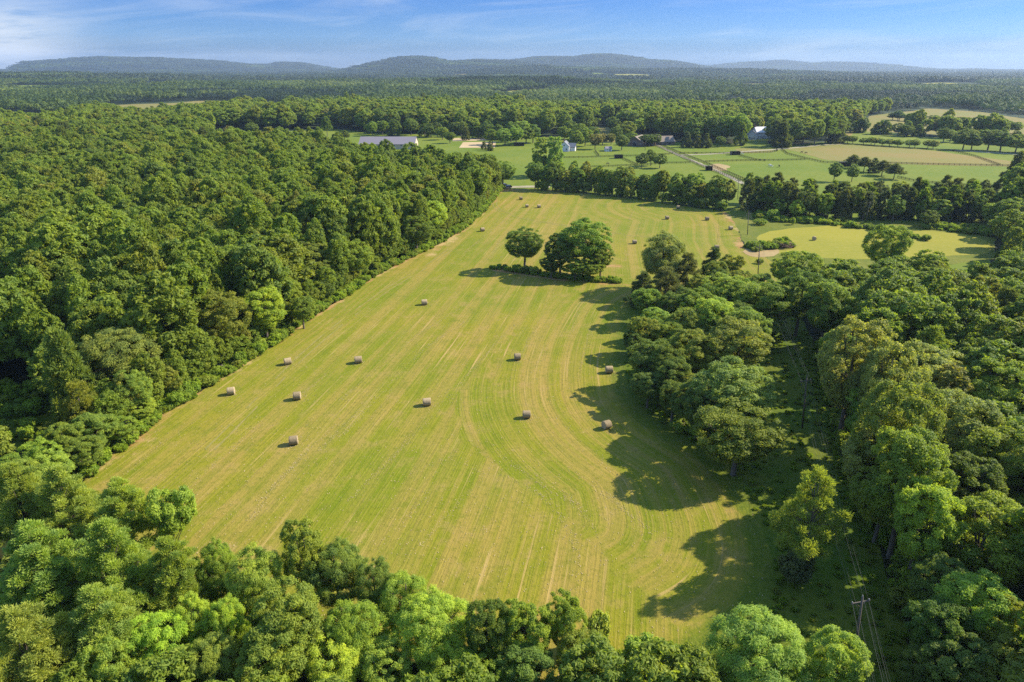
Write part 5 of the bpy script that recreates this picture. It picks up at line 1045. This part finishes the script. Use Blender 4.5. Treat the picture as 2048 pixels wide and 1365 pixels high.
# ------------------------------------------------------------------ vehicle at the field gate
def vehicle(px, py, rz, lab):
    x, y = G(px, py); o = root('parked_car', uniq(lab), 'car', (x, y, .1), rz, 'vehicles at the far field gate')
    prof = [(-2.3, .45), (-2.35, .95), (-1.7, 1.05), (-1.05, 1.65), (1.4, 1.72), (2.05, 1.1), (2.3, 1.0), (2.3, .45)]
    k = len(prof); V = np.array([(a, s * .92 * (.86 if b > 1.3 else 1), b) for s in (-1, 1) for a, b in prof])
    me = bpy.data.meshes.new('body'); me.from_pydata([tuple(v) for v in V], [], [tuple(range(k)), tuple(range(2 * k - 1, k - 1, -1))] + [(j, k + j, k + (j + 1) % k, (j + 1) % k) for j in range(k)]); me.materials.append(M_paint); me.update(); obj('body', me, o)
    for s in (-1, 1):
        obj('side_window', mesh_np('side_window', *box(-.95, 1.25, s * .86 - .035, s * .86 + .035, 1.15, 1.55), [M_glass]), o)
        obj('tail_lamp', mesh_np('tail_lamp', *box(2.28, 2.33, s * .75 - .12, s * .75 + .12, .7, .95), [M_lamp]), o)
        for wx in (-1.4, 1.4):
            wl = obj('wheel', mesh_np('wheel', *tube([(wx, s * .78, .36), (wx, s * .98, .36)], [.36, .36], 18), [M_tyre]), o)
            obj('rim', mesh_np('rim', *tube([(wx, s * .985, .36), (wx, s * 1.0, .36)], [.22, .22], 14), [M_rim]), wl)
vehicle(1016, 377, .5, 'dark car parked nearest the hay field\'s far left gate')
vehicle(1007, 374, .6, 'second dark car parked behind the first at the far gate')

# ------------------------------------------------------------------ horses
def horse(px, py, rz, m, lab, graze=True):
    x, y = G(px, py); o = root('horse', uniq(lab), 'horse', (x, y, 0), rz, 'horses out on the pastures')
    hd = [(.95, 0, 1.25, .19), (1.2, 0, .85, .14), (1.35, 0, .42, .12), (1.5, 0, .22, .08)] if graze else [(.95, 0, 1.4, .19), (1.2, 0, 1.75, .14), (1.38, 0, 1.85, .13), (1.65, 0, 1.65, .08)]
    J = [(-.65, 0, 1.2, .30), (-.2, 0, 1.15, .33), (.3, 0, 1.15, .33), (.7, 0, 1.2, .28)] + hd
    E = [(0, 1), (1, 2), (2, 3), (3, 4), (4, 5), (5, 6), (6, 7)]
    for bx_, at_, hind in ((.6, 3, 0), (-.6, 0, 1)):
        for s in (-1, 1):
            b0 = len(J); sw = s * .05
            J += [(bx_, s * .18, .85, .14), (bx_ + (-.08 if hind else .02) + sw, s * .18, .5, .085), (bx_ + sw, s * .18, .12, .05), (bx_ + .06 + sw, s * .18, .03, .06)]
            E += [(at_, b0), (b0, b0 + 1), (b0 + 1, b0 + 2), (b0 + 2, b0 + 3)]
    me = bpy.data.meshes.new('body'); me.from_pydata([j[:3] for j in J], E, []); me.materials.append(m)
    b = obj('body', me, o); sk = b.modifiers.new('skin', 'SKIN')
    for v, j in zip(me.skin_vertices[0].data, J): v.radius = (j[3], j[3])
    me.skin_vertices[0].data[1].use_root = True
    b.modifiers.new('smooth', 'SUBSURF').levels = 1; b.modifiers['smooth'].render_levels = 1
    obj('tail', mesh_np('tail', *tube([(-.92, 0, 1.25), (-1.08, 0, .95), (-1.08, 0, .5)], [.05, .08, .03], 6), [m], smooth=True), o)
    h0, h1 = np.array(hd[0][:3]), np.array(hd[1][:3])
    obj('mane', mesh_np('mane', *tube([h0 + (-.05, 0, .2), (h0 + h1) / 2 + (.08, 0, .14), h1 + (.1, 0, .1)], [.05, .06, .03], 6), [M_hbrown if m is M_hbrown else m], smooth=True), o)
horse(1215, 330, .3, M_hbrown, 'dark horse grazing alone in the paddock left of the three trees')
horse(1539, 333, .2, M_hwhite, 'left white horse grazing in the middle of the lower paddock'); horse(1543, 335, 2.6, M_hwhite, 'right white horse close beside the other white one')
horse(1558, 335, 1.5, M_hbrown, 'dark horse standing right of the two white horses', False); horse(1603, 307, .1, M_hbrown, 'left dark horse at the left end of the dry pasture', False); horse(1612, 308, 3.0, M_hbrown, 'right dark horse at the left end of the dry pasture')
horse(1391, 309, .2, M_hbrown, 'dark horse by the fence at the top of the lane'); horse(1485, 310, 2.9, M_hwhite, 'white horse next to the shelter at the brown paddock', False)

# ------------------------------------------------------------------ brush piles
def brush(px, py, L, Wd, hgt_, n_, lab, mat, seed, ang):
    rg = np.random.default_rng(seed); x, y = G(px, py); parts = []
    for _ in range(n_):
        a = ang + rg.normal(0, .45); l = rg.uniform(.4, 1.0) * L * .55; c = np.array((rg.normal(0, L * .2), rg.normal(0, Wd * .22), 0)); c[2] = rg.uniform(.1, hgt_) * max(.15, 1 - abs(c[1]) / Wd - abs(c[0]) / L * .6)
        dv = np.array((math.cos(a), math.sin(a), rg.normal(0, .18))); r = rg.uniform(.03, .10)
        parts.append(tube([c - dv * l / 2, c + rg.normal(0, .1, 3), c + dv * l / 2], [r, r * .9, r * .4], 5))
    o = obj('brush_pile', mesh_np('brush_pile', *join(parts), [mat], smooth=True)); o.location = (x, y, .1); o['label'] = uniq(lab); o['category'] = 'brush pile'; o['group'] = 'heaps of cut branches'
M_red = simple('reddish_dead_wood', (.17, .105, .075), 0.9, .3, 2.0, .1)
brush(412, 742, 7, 4, 2.0, 150, 'grey heap of cut branches at the left wood edge', M_deadw, 1, .6)
brush(364, 772, 4, 2.5, 1.8, 26, 'few pale fallen limbs left of the grey brush heap', M_deadw, 2, 2.2)
brush(772, 532, 5, 4, 1.6, 90, 'reddish brush heap farther up the left wood edge', M_red, 3, .4)
brush(1566, 496, 9, 5, 2.4, 150, 'dark purplish brush heap behind the bare soil patch', M_red, 4, .2)

# ------------------------------------------------------------------ air
hz_v, hz_q = box(-12800, 12800, -1500, 14700, -95, 262)
m, n = new_mat('haze_air')
vol = n('ShaderNodeVolumePrincipled', {'Color': (.49, .64, .84, 1), 'Density': HAZE_DENSITY, 'Anisotropy': 0.25})
o_ = n('ShaderNodeOutputMaterial'); n.l.new(vol.outputs[0], o_.inputs['Volume'])
obj('haze', mesh_np('haze', hz_v, hz_q, [m]), kind='stuff')
